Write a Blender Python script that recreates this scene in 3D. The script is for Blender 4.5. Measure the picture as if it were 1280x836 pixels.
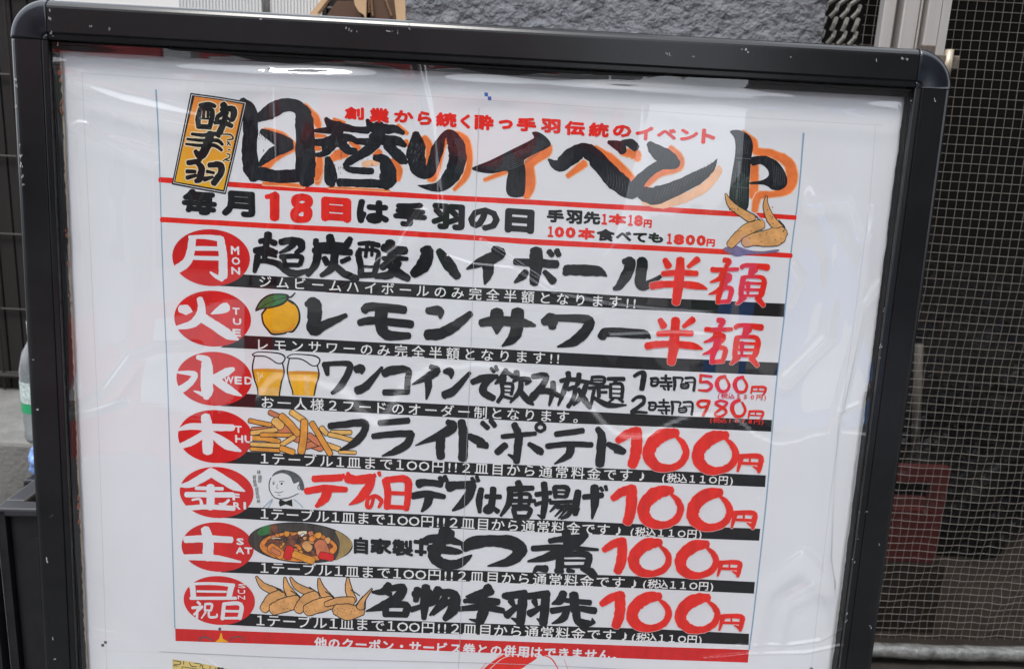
import bpy, math, random
from mathutils import Vector, Matrix
from mathutils import noise as mnoise
random.seed(7)
scene = bpy.context.scene
for o in list(bpy.data.objects): bpy.data.objects.remove(o)
C = scene.collection

# ------------------------------------------------------------------ camera
LEAN = math.radians(3.0)          # the stand leans back a little
Z0 = 0.92                         # height of the camera's foot point on the poster plane
D = 0.55505                       # camera distance from the poster plane
RC = Matrix(((0.998625, 0.05002331, 0.01567704), (-0.04686606, 0.98591347, -0.16055589), (-0.02348775, 0.1596004, 0.98690224)))
PW = Matrix(((1, 0, 0), (0, math.sin(LEAN), -math.cos(LEAN)), (0, math.cos(LEAN), math.sin(LEAN))))   # poster frame -> world
PM = Matrix.Translation((0, 0, Z0)) @ PW.to_4x4()
cam_rot = PW @ RC.transposed()
cam_loc = PM @ Vector((0, 0, D))
cd = bpy.data.cameras.new('camera'); cam = bpy.data.objects.new('camera', cd); C.objects.link(cam)
cam.matrix_world = Matrix.Translation(cam_loc) @ cam_rot.to_4x4()
cd.sensor_width = 36; cd.lens = 950 / 1280 * 36; cd.clip_start = 0.02; cd.clip_end = 400
cd.dof.use_dof = True; cd.dof.focus_distance = 0.56; cd.dof.aperture_fstop = 12
scene.camera = cam

# ------------------------------------------------------------------ sky and sun (overcast day)
SUN_EL, SUN_AZ = math.radians(62), math.radians(205)
w = bpy.data.worlds.new('World'); scene.world = w; w.use_nodes = True
nt = w.node_tree; bg = nt.nodes['Background']
sky = nt.nodes.new('ShaderNodeTexSky'); sky.sky_type = 'NISHITA'; sky.sun_disc = False
sky.sun_elevation = SUN_EL; sky.sun_rotation = SUN_AZ; sky.air_density = 1.0; sky.dust_density = 4.0; sky.ozone_density = 1.0
hs = nt.nodes.new('ShaderNodeHueSaturation'); hs.inputs['Saturation'].default_value = 0.45
nt.links.new(sky.outputs[0], hs.inputs['Color']); bg.inputs[1].default_value = 0.12
wtc = nt.nodes.new('ShaderNodeTexCoord'); wn = nt.nodes.new('ShaderNodeTexNoise'); wn.inputs['Scale'].default_value = 2.2; wn.inputs['Detail'].default_value = 6; nt.links.new(wtc.outputs['Generated'], wn.inputs[0])
wr = nt.nodes.new('ShaderNodeMapRange'); wr.inputs['From Min'].default_value = 0.35; wr.inputs['From Max'].default_value = 0.6; wr.inputs['To Min'].default_value = 0.45; wr.inputs['To Max'].default_value = 0.9; nt.links.new(wn.outputs[0], wr.inputs[0])
wm = nt.nodes.new('ShaderNodeMix'); wm.data_type = 'RGBA'; nt.links.new(wr.outputs[0], wm.inputs[0]); nt.links.new(hs.outputs[0], wm.inputs[6]); wm.inputs[7].default_value = (1, 1, 1, 1)
# overcast cloud, about three times as bright overhead as at the horizon
wsx = nt.nodes.new('ShaderNodeSeparateXYZ'); nt.links.new(wtc.outputs['Generated'], wsx.inputs[0]); wmr = nt.nodes.new('ShaderNodeMapRange'); nt.links.new(wsx.outputs[2], wmr.inputs[0]); wmr.inputs['To Min'].default_value = 5.2; wmr.inputs['To Max'].default_value = 15.0
wvm = nt.nodes.new('ShaderNodeVectorMath'); wvm.operation = 'SCALE'; wvm.inputs[0].default_value = (0.93, 0.98, 1.06); nt.links.new(wmr.outputs[0], wvm.inputs['Scale']); nt.links.new(wvm.outputs[0], wm.inputs[7])
nt.links.new(wm.outputs[2], bg.inputs[0])
sd = bpy.data.lights.new('sun', 'SUN'); sd.energy = 1.3; sd.angle = math.radians(18); sd.color = (1, 0.96, 0.9)
sun = bpy.data.objects.new('sun', sd); C.objects.link(sun)
sv = Vector((math.sin(SUN_AZ) * math.cos(SUN_EL), math.cos(SUN_AZ) * math.cos(SUN_EL), math.sin(SUN_EL)))
sun.rotation_euler = sv.to_track_quat('Z', 'Y').to_euler(); sun.location = (0, -3, 4)
vs = scene.view_settings; vs.view_transform = 'Standard'; vs.look = 'None'; vs.gamma = 1; vs.use_curve_mapping = False; vs.exposure = 0.96
scene.render.film_transparent = False
scene.cycles.transparent_max_bounces = 16; scene.cycles.max_bounces = 6

# ------------------------------------------------------------------ materials
MATS = {}
def mat(name, col, rough=0.6, metal=0.0, spec=0.5, nscale=0, namt=0.0, bump=0.0, bscale=0, coord='Object', stretch=None, bdist=0.001):
    if name in MATS: return MATS[name]
    m = bpy.data.materials.new(name); m.use_nodes = True; n = m.node_tree; b = n.nodes['Principled BSDF']
    b.inputs['Base Color'].default_value = (*col, 1); b.inputs['Roughness'].default_value = rough; b.inputs['Metallic'].default_value = metal
    b.inputs['Specular IOR Level'].default_value = spec
    tc = n.nodes.new('ShaderNodeTexCoord'); mp = n.nodes.new('ShaderNodeMapping'); n.links.new(tc.outputs[coord], mp.inputs[0])
    if stretch: mp.inputs['Scale'].default_value = stretch
    if namt:
        nz = n.nodes.new('ShaderNodeTexNoise'); nz.inputs['Scale'].default_value = nscale; nz.inputs['Detail'].default_value = 6; nz.inputs['Roughness'].default_value = 0.65
        n.links.new(mp.outputs[0], nz.inputs[0])
        cr = n.nodes.new('ShaderNodeValToRGB'); cr.color_ramp.elements[0].position = 0.3; cr.color_ramp.elements[1].position = 0.7
        lo = tuple(max(0, c * (1 - namt)) for c in col); hi = tuple(min(1, c * (1 + namt)) for c in col)
        cr.color_ramp.elements[0].color = (*lo, 1); cr.color_ramp.elements[1].color = (*hi, 1)
        n.links.new(nz.outputs[0], cr.inputs[0]); n.links.new(cr.outputs[0], b.inputs['Base Color'])
    if bump:
        nb = n.nodes.new('ShaderNodeTexNoise'); nb.inputs['Scale'].default_value = bscale; nb.inputs['Detail'].default_value = 5
        n.links.new(mp.outputs[0], nb.inputs[0]); bp = n.nodes.new('ShaderNodeBump'); bp.inputs['Strength'].default_value = bump; bp.inputs['Distance'].default_value = bdist
        n.links.new(nb.outputs[0], bp.inputs['Height']); n.links.new(bp.outputs[0], b.inputs['Normal'])
    MATS[name] = m; return m
def film(name, tint, refl, rough, bscale=0, bamt=0, haze=0.0, bdist=0.002):
    m = bpy.data.materials.new(name); m.use_nodes = True; n = m.node_tree; n.nodes.clear()
    out = n.nodes.new('ShaderNodeOutputMaterial'); mx = n.nodes.new('ShaderNodeMixShader'); tr = n.nodes.new('ShaderNodeBsdfTransparent'); gl = n.nodes.new('ShaderNodeBsdfGlossy')
    tr.inputs[0].default_value = (*tint, 1); gl.inputs['Roughness'].default_value = rough
    fr = n.nodes.new('ShaderNodeLayerWeight'); fr.inputs[0].default_value = 0.5      # same from either side, unlike the Fresnel node
    pw = n.nodes.new('ShaderNodeMath'); pw.operation = 'POWER'; pw.inputs[1].default_value = 5; n.links.new(fr.outputs['Facing'], pw.inputs[0])
    mu = n.nodes.new('ShaderNodeMath'); mu.operation = 'MULTIPLY_ADD'; mu.inputs[1].default_value = 0.96 * refl; mu.inputs[2].default_value = 0.04 * refl; mu.use_clamp = True
    n.links.new(pw.outputs[0], mu.inputs[0]); n.links.new(mu.outputs[0], mx.inputs[0]); n.links.new(tr.outputs[0], mx.inputs[1]); n.links.new(gl.outputs[0], mx.inputs[2])
    if bscale:
        tc = n.nodes.new('ShaderNodeTexCoord'); nb = n.nodes.new('ShaderNodeTexNoise'); nb.inputs['Scale'].default_value = bscale; nb.inputs['Detail'].default_value = 3
        n.links.new(tc.outputs['Object'], nb.inputs[0]); bp = n.nodes.new('ShaderNodeBump'); bp.inputs['Strength'].default_value = bamt; bp.inputs['Distance'].default_value = bdist
        n.links.new(nb.outputs[0], bp.inputs['Height']); n.links.new(bp.outputs[0], gl.inputs['Normal']); n.links.new(bp.outputs[0], fr.inputs['Normal'])
    last = mx
    if haze:
        df = n.nodes.new('ShaderNodeBsdfDiffuse'); df.inputs[0].default_value = (0.8, 0.82, 0.85, 1); m2 = n.nodes.new('ShaderNodeMixShader'); m2.inputs[0].default_value = haze
        n.links.new(mx.outputs[0], m2.inputs[1]); n.links.new(df.outputs[0], m2.inputs[2]); last = m2
    n.links.new(last.outputs[0], out.inputs[0]); return m

INK = {
 'k': mat('black_ink', (0.008, 0.009, 0.011), 0.55, nscale=180, namt=0.5, stretch=(1, .25, 1)),
 's': mat('strip_black_ink', (0.007, 0.007, 0.009), 0.5, nscale=60, namt=0.4),
 't': mat('brush_ink', (0.011, 0.014, 0.019), 0.55, nscale=420, namt=0.8, stretch=(1, .3, 1)),
 'g': mat('grey_ink', (0.085, 0.095, 0.105), 0.6, nscale=300, namt=0.5),
 'f': mat('faded_ink', (0.085, 0.085, 0.08), 0.6, nscale=200, namt=0.4),
 'r': mat('red_ink', (0.76, 0.022, 0.014), 0.5, nscale=90, namt=0.16, stretch=(1.5, .5, 1)),
 'R': mat('badge_red_ink', (0.62, 0.016, 0.016), 0.5, nscale=70, namt=0.15, stretch=(1, .3, 1)),
 'p': mat('faint_red_ink', (0.80, 0.50, 0.47), 0.6),
 'o': mat('orange_ink', (0.88, 0.20, 0.05), 0.55, nscale=60, namt=0.25),
 'O': mat('pale_orange_ink', (0.86, 0.50, 0.30), 0.55, nscale=60, namt=0.15),
 'w': mat('white_ink', (0.80, 0.80, 0.80), 0.55),
 'W': mat('paper_white', (0.74, 0.755, 0.79), 0.55),
 'c': mat('cream_ink', (0.80, 0.70, 0.48), 0.55),
 'l': mat('rule_blue_ink', (0.25, 0.38, 0.50), 0.6),
 'd': mat('dot_grey_ink', (0.42, 0.44, 0.47), 0.6),
 'B': mat('mark_blue_ink', (0.03, 0.13, 0.45), 0.6),
 'y': mat('lemon_yellow_ink', (0.86, 0.42, 0.012), 0.5, nscale=40, namt=0.18),
 'Y': mat('beer_yellow_ink', (0.85, 0.43, 0.01), 0.5, nscale=35, namt=0.15, stretch=(2, .3, 1)),
 'A': mat('beer_amber_ink', (0.66, 0.27, 0.02), 0.5, nscale=35, namt=0.15),
 'a': mat('fry_amber_ink', (0.74, 0.31, 0.045), 0.5, nscale=120, namt=0.25),
 'h': mat('fry_light_ink', (0.80, 0.45, 0.12), 0.5, nscale=120, namt=0.2),
 'H': mat('fry_rust_ink', (0.60, 0.19, 0.09), 0.5, nscale=120, namt=0.2),
 'v': mat('leaf_green_ink', (0.035, 0.17, 0.05), 0.5, nscale=90, namt=0.35),
 'm': mat('meat_brown_ink', (0.17, 0.06, 0.035), 0.5, nscale=260, namt=0.8),
 'n': mat('wing_tan_ink', (0.70, 0.36, 0.13), 0.5, nscale=90, namt=0.28),
 'u': mat('purple_ink', (0.19, 0.15, 0.26), 0.5, nscale=200, namt=0.3),
 'q': mat('note_yellow', (0.72, 0.56, 0.20), 0.5, nscale=30, namt=0.1),
 'e': mat('bowl_grey_ink', (0.055, 0.048, 0.042), 0.5, nscale=130, namt=0.6, stretch=(1, .2, 1)),
 'S': mat('soup_orange_ink', (0.72, 0.24, 0.04), 0.5, nscale=220, namt=0.35),
 'G': mat('bowl_gold_ink', (0.36, 0.25, 0.10), 0.5, nscale=150, namt=0.4, stretch=(1, .2, 1)),
 'P': mat('pale_blue_ink', (0.48, 0.60, 0.72), 0.6),
}
# gold plaque print: orange at the top running to yellow at the foot
def plaque_mat():
    m = bpy.data.materials.new('plaque_gold_ink'); m.use_nodes = True; n = m.node_tree; b = n.nodes['Principled BSDF']; b.inputs['Roughness'].default_value = 0.5
    tc = n.nodes.new('ShaderNodeTexCoord'); sp = n.nodes.new('ShaderNodeSeparateXYZ'); mr = n.nodes.new('ShaderNodeMapRange'); cr = n.nodes.new('ShaderNodeValToRGB')
    mr.inputs['From Min'].default_value = -0.005; mr.inputs['From Max'].default_value = 0.065
    cr.color_ramp.elements[0].color = (0.80, 0.46, 0.015, 1); cr.color_ramp.elements[1].color = (0.80, 0.27, 0.055, 1)
    n.links.new(tc.outputs['Object'], sp.inputs[0]); n.links.new(sp.outputs[1], mr.inputs[0]); n.links.new(mr.outputs[0], cr.inputs[0]); n.links.new(cr.outputs[0], b.inputs['Base Color']); return m
INK['z'] = plaque_mat()
for m_ in INK.values(): m_.node_tree.nodes['Principled BSDF'].inputs['Specular IOR Level'].default_value = 0.12

# ------------------------------------------------------------------ object helpers
def link(o, parent=None):
    C.objects.link(o)
    if parent: o.parent = parent
    return o
def tag(o, label=None, cat=None, group=None, kind=None):
    for k, v in (('label', label), ('category', cat), ('group', group), ('kind', kind)):
        if v: o[k] = v
    return o
def mesh_obj(name, verts, faces, mats, parent=None, midx=None, smooth=False, mw=None):
    me = bpy.data.meshes.new(name); me.from_pydata([tuple(v) for v in verts], [], faces)
    for m in (mats if isinstance(mats, (list, tuple)) else [mats]): me.materials.append(m)
    if midx: me.polygons.foreach_set('material_index', midx)
    if smooth: me.polygons.foreach_set('use_smooth', [True] * len(me.polygons))
    me.update(); o = bpy.data.objects.new(name, me); link(o, parent)
    if mw is not None: o.matrix_world = mw
    return o
def empty(name, mw):
    o = bpy.data.objects.new(name, None); link(o); o.empty_display_size = 0.05; o.matrix_world = mw; return o
class MB:
    def __init__(s): s.v = []; s.f = []; s.m = []
    def box(s, x0, y0, z0, x1, y1, z1, mi=0):
        b = len(s.v); s.v += [(x, y, z) for z in (z0, z1) for y in (y0, y1) for x in (x0, x1)]
        for f in ((0, 2, 3, 1), (4, 5, 7, 6), (0, 1, 5, 4), (2, 6, 7, 3), (0, 4, 6, 2), (1, 3, 7, 5)): s.f.append(tuple(b + i for i in f)); s.m.append(mi)
        return s
    def tube(s, pts, r, n=8, mi=0, closed=False):
        b = len(s.v); pts = [Vector(p) for p in pts]; k = len(pts)
        rr = r if isinstance(r, (list, tuple)) else [r] * k
        for i, p in enumerate(pts):
            t = (pts[min(i + 1, k - 1)] - pts[max(i - 1, 0)]).normalized(); a = t.orthogonal().normalized()
            if abs(t.z) < 0.9: a = t.cross(Vector((0, 0, 1))).normalized()
            else: a = t.cross(Vector((0, 1, 0))).normalized()
            c = t.cross(a)
            for j in range(n): q = p + (a * math.cos(2 * math.pi * j / n) + c * math.sin(2 * math.pi * j / n)) * rr[i]; s.v.append(tuple(q))
        for i in range(k - 1):
            for j in range(n): s.f.append((b + i * n + j, b + i * n + (j + 1) % n, b + (i + 1) * n + (j + 1) % n, b + (i + 1) * n + j)); s.m.append(mi)
        s.f.append(tuple(b + j for j in reversed(range(n)))); s.m.append(mi); s.f.append(tuple(b + (k - 1) * n + j for j in range(n))); s.m.append(mi)
        return s
    def build(s, name, mats, parent=None, smooth=False, mw=None): return mesh_obj(name, s.v, s.f, mats, parent, s.m, smooth, mw)
def bevel(o, wd=0.002, seg=2):
    b = o.modifiers.new('edge', 'BEVEL'); b.width = wd; b.segments = seg; b.limit_method = 'ANGLE'; return o

# measured picture position -> point on the plane at height ww in front of the poster
FX, CX, CY = 950.0, 640.0, 418.0
RT = RC.transposed()
def px2uv(x, y, ww=0.0):
    d = RT @ Vector(((x - CX) / FX, -(y - CY) / FX, -1.0)); k = (D - ww) / -d.z
    return d.x * k, d.y * k
def at(x, y, Y):                                        # point of the world seen there, at depth Y
    d = cam_rot @ Vector(((x - CX) / FX, -(y - CY) / FX, -1.0)); return cam_loc + d * ((Y - cam_loc.y) / d.y)

# ------------------------------------------------------------------ print engine (everything on the poster)
CROPS = {'A': (200, 105, 5), 'B': (440, 105, 5), 'C': (680, 105, 5), 'D': (780, 145, 5), 'E': (200, 265, 5), 'F': (440, 265, 5), 'G': (680, 295, 5), 'H': (780, 305, 5),
 'I': (200, 425, 5), 'J': (440, 425, 5), 'K': (580, 440, 5), 'L': (760, 450, 5), 'M': (200, 575, 5), 'N': (360, 580, 5), 'O': (560, 590, 5), 'P': (740, 590, 5),
 'Q': (200, 669, 5), 'R': (400, 669, 5), 'S': (560, 669, 5), 'T': (740, 669, 5), 'U': (370, 130, 7.27), 'V': (225, 115, 6.43), 'W': (310, 285, 6.737), 'X': (810, 315, 6.19),
 'Y': (300, 415, 7.53), 'Z': (780, 455, 6.737), '1': (300, 500, 7.53), '2': (430, 660, 4), '3': (300, 640, 7.53), '4': (880, 225, 7.96), '5': (310, 580, 13.93), '0': (0, 0, 1), '6': (600, 90, 3.095)}
STEP = 0.000034
class Print:
    """collects flat inked shapes in the poster's own frame; each layer lies a hair above the one below"""
    def __init__(s, layer): s.v = []; s.f = []; s.m = []; s.keys = []; s.layer = layer; s.n = 0; s.mod = 14; s.d = 2e-6; s.gs = 1.0
    def mi(s, k):
        if k not in s.keys: s.keys.append(k)
        return s.keys.index(k)
    def z(s, i=0): return s.layer * STEP + (s.n % s.mod) * s.d + i * 1.5e-7
    def face(s, idx, k): s.f.append(idx); s.m.append(s.mi(k))
    def pt(s, x, y, z): u, v = px2uv(x, y); s.v.append((u, v, z)); return len(s.v) - 1
    def poly(s, crop, k, txt, smooth=4, off=(0, 0)):
        cx, cy, sc = CROPS[crop]; P = [tuple(float(a) for a in t.split(',')) for t in txt.split()]
        if smooth > 1:
            n = len(P); Q = []
            for i in range(n):
                p0, p1, p2, p3 = P[i - 1], P[i], P[(i + 1) % n], P[(i + 2) % n]
                for j in range(smooth):
                    t = j / smooth; Q.append(tuple(0.5 * (2 * b + (c - a) * t + (2 * a - 5 * b + 4 * c - d) * t * t + (3 * b - a - 3 * c + d) * t ** 3) for a, b, c, d in zip(p0, p1, p2, p3)))
            P = Q
        s.n += 1; z = s.z(); idx = [s.pt(cx + (x + off[0]) / sc, cy + (y + off[1]) / sc, z) for x, y in P]
        a = sum(P[i - 1][0] * P[i][1] - P[i][0] * P[i - 1][1] for i in range(len(P)))
        s.face(tuple(idx if a < 0 else reversed(idx)), k)
    def quad(s, crop, k, txt, nseg=1): s.poly(crop, k, txt, 1)
    def ribbon(s, pts, k, jit=0.0):
        s.n += 1; n = len(pts); L = []; Rr = []
        for i, (x, y, w_) in enumerate(pts):
            x0, y0, _ = pts[max(i - 1, 0)]; x1, y1, _ = pts[min(i + 1, n - 1)]
            dx, dy = x1 - x0, y1 - y0; l = math.hypot(dx, dy) or 1; nx, ny = -dy / l, dx / l
            ja = 1 + jit * mnoise.noise((x * .35, y * .35, 1.3)); jb = 1 + jit * mnoise.noise((x * .35, y * .35, 7.9)); h = w_ / 2; z = s.z(i)
            L.append(s.pt(x + nx * h * ja, y + ny * h * ja, z)); Rr.append(s.pt(x - nx * h * jb, y - ny * h * jb, z))
        for i in range(n - 1): s.face((L[i], L[i + 1], Rr[i + 1], Rr[i]), k)
        for e, o_ in ((0, 1), (n - 1, n - 2)):
            x, y, w_ = pts[e]; xo, yo, _ = pts[o_]; a0 = math.atan2(y - yo, x - xo); h = w_ / 2
            if h < 0.25: continue
            z = s.z(n + 2 + e % 2); ix = []
            for j in range(7):
                a = a0 + math.pi / 2 - math.pi * j / 6; rr = h * (0.82 if j in (2, 3, 4) else 1) ; ix.append(s.pt(x + math.cos(a) * rr, y + math.sin(a) * rr, z))
            s.face(tuple(ix), k)
    def brush(s, crop, k, txt, grow=0.0, off=(0, 0), jit=0.16, xf=None, scale=1.0):
        cx, cy, sc = CROPS[crop]
        for st in txt.split(';'):
            P = []; w_ = 20.0
            for t in st.split():
                if ':' in t: t, ww = t.split(':'); w_ = float(ww) * s.gs
                x, y = t.split(','); P.append((cx + (float(x) + off[0]) / sc, cy + (float(y) + off[1]) / sc, (w_ * scale + grow) / sc))
            if not P: continue
            if xf: P = [(*xf(x, y), w2 * xf.ws) for x, y, w2 in P]
            if len(P) == 1: P.append((P[0][0] + 0.3, P[0][1] + 0.1, P[0][2]))
            Q = []; n = len(P)
            for i in range(n - 1):
                p0, p1, p2, p3 = P[max(i - 1, 0)], P[i], P[i + 1], P[min(i + 2, n - 1)]
                m = 5 if n > 2 else 3
                for j in range(m):
                    t = j / m; Q.append(tuple(0.5 * (2 * b + (c - a) * t + (2 * a - 5 * b + 4 * c - d) * t * t + (3 * b - a - 3 * c + d) * t ** 3) for a, b, c, d in zip(p0, p1, p2, p3)))
            Q.append(P[-1]); Q = [(x, y, max(w2, 0.12)) for x, y, w2 in Q]
            s.ribbon(Q, k, jit)
    def ellipse(s, crop, k, cx_, cy_, rx, ry, tilt=0, n=48, wob=0):
        P = []
        for i in range(n):
            a = 2 * math.pi * i / n; r = 1 + wob * mnoise.noise((math.cos(a) * 2, math.sin(a) * 2, cx_)); x, y = rx * r * math.cos(a), ry * r * math.sin(a); c, d = math.cos(tilt), math.sin(tilt)
            P.append('%.2f,%.2f' % (cx_ + x * c - y * d, cy_ + x * d + y * c))
        s.poly(crop, k, ' '.join(P), 1)
    def glyph_box(s, ch, crop, x0, y0, x1, y1, k, bold=0.02, slope=0.06):
        cx, cy, sc = CROPS[crop]; x0, x1 = cx + x0 / sc, cx + x1 / sc; y0, y1 = cy + y0 / sc, cy + y1 / sc
        gv, gf = glyph(ch, 0.0); xs = [a for a, b in gv]; ys = [b for a, b in gv]
        X0, X1, Y0, Y1 = min(xs), max(xs), min(ys), max(ys); sk = slope * (x1 - x0); s.n += 1; z = s.z(); b0 = len(s.v); mx, my = (x0 + x1) / 2, (y0 + y1) / 2
        vs_ = -0.064 - 0.057 * (mx - 12) / 1169
        h = (y1 - y0 - sk); r = min(bold * 0.5 * ((x1 - x0) / (X1 - X0) + h / (Y1 - Y0)), 0.14 * (x1 - x0)); n = 1 if bold < 0.01 else 8
        W_, H_ = (x1 - x0) - 2 * r * (n > 1), h - 2 * r * (n > 1)
        for c in range(n):
            ox, oy = (r * math.cos(c * math.pi / 4), r * math.sin(c * math.pi / 4)) if n > 1 else (0, 0); b0 = len(s.v)
            for a, b in gv:
                fx = (a - X0) / (X1 - X0) - 0.5; fy = 0.5 - (b - Y0) / (Y1 - Y0)
                s.pt(mx + ox + fx * W_ + fy * H_ * (0.0644 - 0.185 * (mx - 12) / 1169), my + oy + fy * H_ + fx * sk, z + c * 3e-7)
            for f in gf: s.face(tuple(b0 + i for i in f), k)
    def line(s, text, c0, c1, size, k, bold=0.008, adv=None, wx=1.0):
        W = [(adv or {}).get(c, 1.0) for c in text]; pos = [0.0]
        for i in range(1, len(W)): pos.append(pos[-1] + (W[i - 1] + W[i]) / 2)
        s.n += 1; z = s.z(); T = pos[-1] or 1
        a = Vector(px2uv(*c0)); b = Vector(px2uv(*c1)); e = (b - a).normalized(); nrm = Vector((-e.y, e.x))
        for ch, p in zip(text, pos):
            if ch == ' ': continue
            t = p / T; x = c0[0] + (c1[0] - c0[0]) * t; y = c0[1] + (c1[1] - c0[1]) * t; c = Vector(px2uv(x, y)); c2 = Vector(px2uv(x, y + 1)); sc = (c2 - c).length * size
            gv, gf = glyph(ch, 0.0); xs = [q[0] for q in gv]; mx = (min(xs) + max(xs)) / 2; cyy = 0.36
            if ch in 'っつゃ。': mx = 0.5 if ch != '。' else 0.45
            n = 1 if bold < 0.004 else (4 if bold < 0.015 else 8)
            for cc in range(n):
                b0 = len(s.v); t = cc * 2 * math.pi / n + 0.785; ox, oy = (bold * math.cos(t), bold * math.sin(t)) if n > 1 else (0, 0)
                for gx, gy in gv: q = c + e * (gx - mx + ox) * sc * wx + nrm * (gy - cyy + oy) * sc; s.v.append((q.x, q.y, z + cc * 3e-7))
                for f in gf: s.face(tuple(b0 + i for i in f), k)
    def build(s, name, parent, label=None):
        o = mesh_obj(name, s.v, s.f, [INK[k] for k in s.keys], parent, s.m)
        if label: o['label'] = label
        return o
GC = {}
def glyph(ch, bold):
    if (ch, bold) not in GC:
        c = bpy.data.curves.new('g', 'FONT'); c.body = ch; c.offset = bold; c.resolution_u = 2; o = bpy.data.objects.new('g', c); C.objects.link(o)
        dg = bpy.context.evaluated_depsgraph_get(); me = o.evaluated_get(dg).to_mesh(); vs_ = [(v.co.x, v.co.y) for v in me.vertices]; fs = []
        for p in me.polygons:
            f = tuple(p.vertices); ar = sum(vs_[f[i - 1]][0] * vs_[f[i]][1] - vs_[f[i]][0] * vs_[f[i - 1]][1] for i in range(len(f))); fs.append(f if ar > 0 else tuple(reversed(f)))
        GC[(ch, bold)] = (vs_, fs); o.evaluated_get(dg).to_mesh_clear(); bpy.data.objects.remove(o); bpy.data.curves.remove(c)
    return GC[(ch, bold)]

# ------------------------------------------------------------------ ground, kerb ledge, walls
def simple(name, mb, m, label=None, cat=None, kind=None, parent=None, smooth=False, bev=0):
    o = mb.build(name, m, parent, smooth); tag(o, label, cat, None, kind)
    if bev: bevel(o, bev)
    return o
asphalt = mat('asphalt', (0.055, 0.055, 0.057), 0.9, nscale=120, namt=0.5, bump=0.6, bscale=300, bdist=0.004)
simple('ground', MB().box(-60, -60, -0.3, 60, 60, 0.0), asphalt, kind='structure')
stucco = mat('stucco', (0.165, 0.170, 0.188), 0.9, nscale=14, namt=0.16, bump=1.0, bscale=75, bdist=0.012)

# sprayed render wall: real relief on a fine grid
YW = 0.42
xr = at(1031, 20, YW).x; xl = at(505, 20, YW).x
def relief(name, x0, x1, z0, z1, y, m, step=0.004, amp=0.0035, label=None, cat=None):
    V = []; F = []; nx = int((x1 - x0) / step) + 1; nz = int((z1 - z0) / step) + 1
    for j in range(nz + 1):
        for i in range(nx + 1):
            x = x0 + (x1 - x0) * i / nx; z = z0 + (z1 - z0) * j / nz; q = Vector((x * 120, z * 160, 0))
            h = mnoise.fractal(q, 0.6, 2.1, 4) * amp * 0.8 + max(0, mnoise.noise(q * 0.45 + Vector((9, 4, 2)))) * amp * 1.2; V.append((x, y - h, z))
    for j in range(nz):
        for i in range(nx): a = j * (nx + 1) + i; F.append((a, a + 1, a + nx + 2, a + nx + 1))
    o = mesh_obj(name, V, F, m, smooth=True); tag(o, label, cat); return o
wall = relief('rendered_wall', xl, xr, 0.84, 1.34, YW, stucco, 0.0022, 0.0012, 'grey rough sprayed render wall behind the top of the menu stand', 'wall')
o = MB().box(xl, YW + 0.008, 0.0, xr, YW + 0.16, 2.6).box(xl, YW + 0.001, 0.0, xr, YW + 0.007, 0.84).box(xl, YW + 0.001, 1.34, xr, YW + 0.007, 2.6).build('wall_core', stucco, wall)

# ------------------------------------------------------------------ aluminium door frame with its hinge
alu = mat('aluminium', (0.50, 0.47, 0.445), 0.42, 0.55, nscale=3, namt=0.06, stretch=(60, 1, .4))
alud = mat('aluminium_groove', (0.10, 0.09, 0.085), 0.6, 0.2)
YD = 0.26
def xat(px, py=20, Y=YD): return at(px, py, Y).x
door = empty('door_frame', Matrix.Translation((xat(1145), YD, 0))); tag(door, 'pale aluminium door post with grooves and a hinge behind the stand corner', 'door frame')
def post(name, pa, pb, y0, y1, m, zt=2.2):
    a, b = xat(pa), xat(pb); o = MB().box(a - door.location.x, y0, 0.0, b - door.location.x, y1, zt).build(name, m, door); bevel(o, 0.0012); return o
post('stile', 1104, 1119, 0.0, 0.012, alu); post('groove', 1119.3, 1126, 0.008, 0.014, alud); post('stile', 1126.3, 1146, -0.004, 0.012, alu)
post('groove', 1146.3, 1149, 0.007, 0.014, alud); post('jamb', 1149.3, 1152.5, 0.0, 0.012, alu); post('groove', 1152.8, 1155, 0.008, 0.014, alud)
post('jamb', 1155.3, 1172, -0.006, 0.012, alu); post('groove', 1172.3, 1174, 0.005, 0.014, alud); post('jamb', 1174.3, 1186, -0.003, 0.012, alu)
hz = at(1165, 58, YD - 0.01)
hb = MB().box(hz.x - door.location.x - 0.014, -0.016, hz.z - 0.022, hz.x - door.location.x + 0.001, -0.007, hz.z + 0.0, 0).box(hz.x - door.location.x - 0.014, -0.018, hz.z - 0.022, hz.x - door.location.x + 0.026, -0.009, hz.z - 0.009).build('hinge_plate', mat('hinge_bronze', (0.13, 0.105, 0.085), 0.5, 0.5, nscale=200, namt=0.5), door); bevel(hb, 0.001)
bl = at(1184, 64, YD - 0.01); bl2 = at(1178, 95, YD - 0.01)
MB().tube([(bl.x - door.location.x - 0.001, -0.016, bl.z), (bl.x - door.location.x - 0.001, -0.016, bl.z - 0.032)], 0.0042, 12).build('hinge_barrel', mat('barrel_metal', (0.36, 0.30, 0.22), 0.35, 0.5), door, True)
MB().box(hz.x - door.location.x - 0.004, -0.02, hz.z - 0.04, hz.x - door.location.x + 0.006, -0.008, hz.z - 0.024).build('hinge_pin', alu, door)

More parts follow.
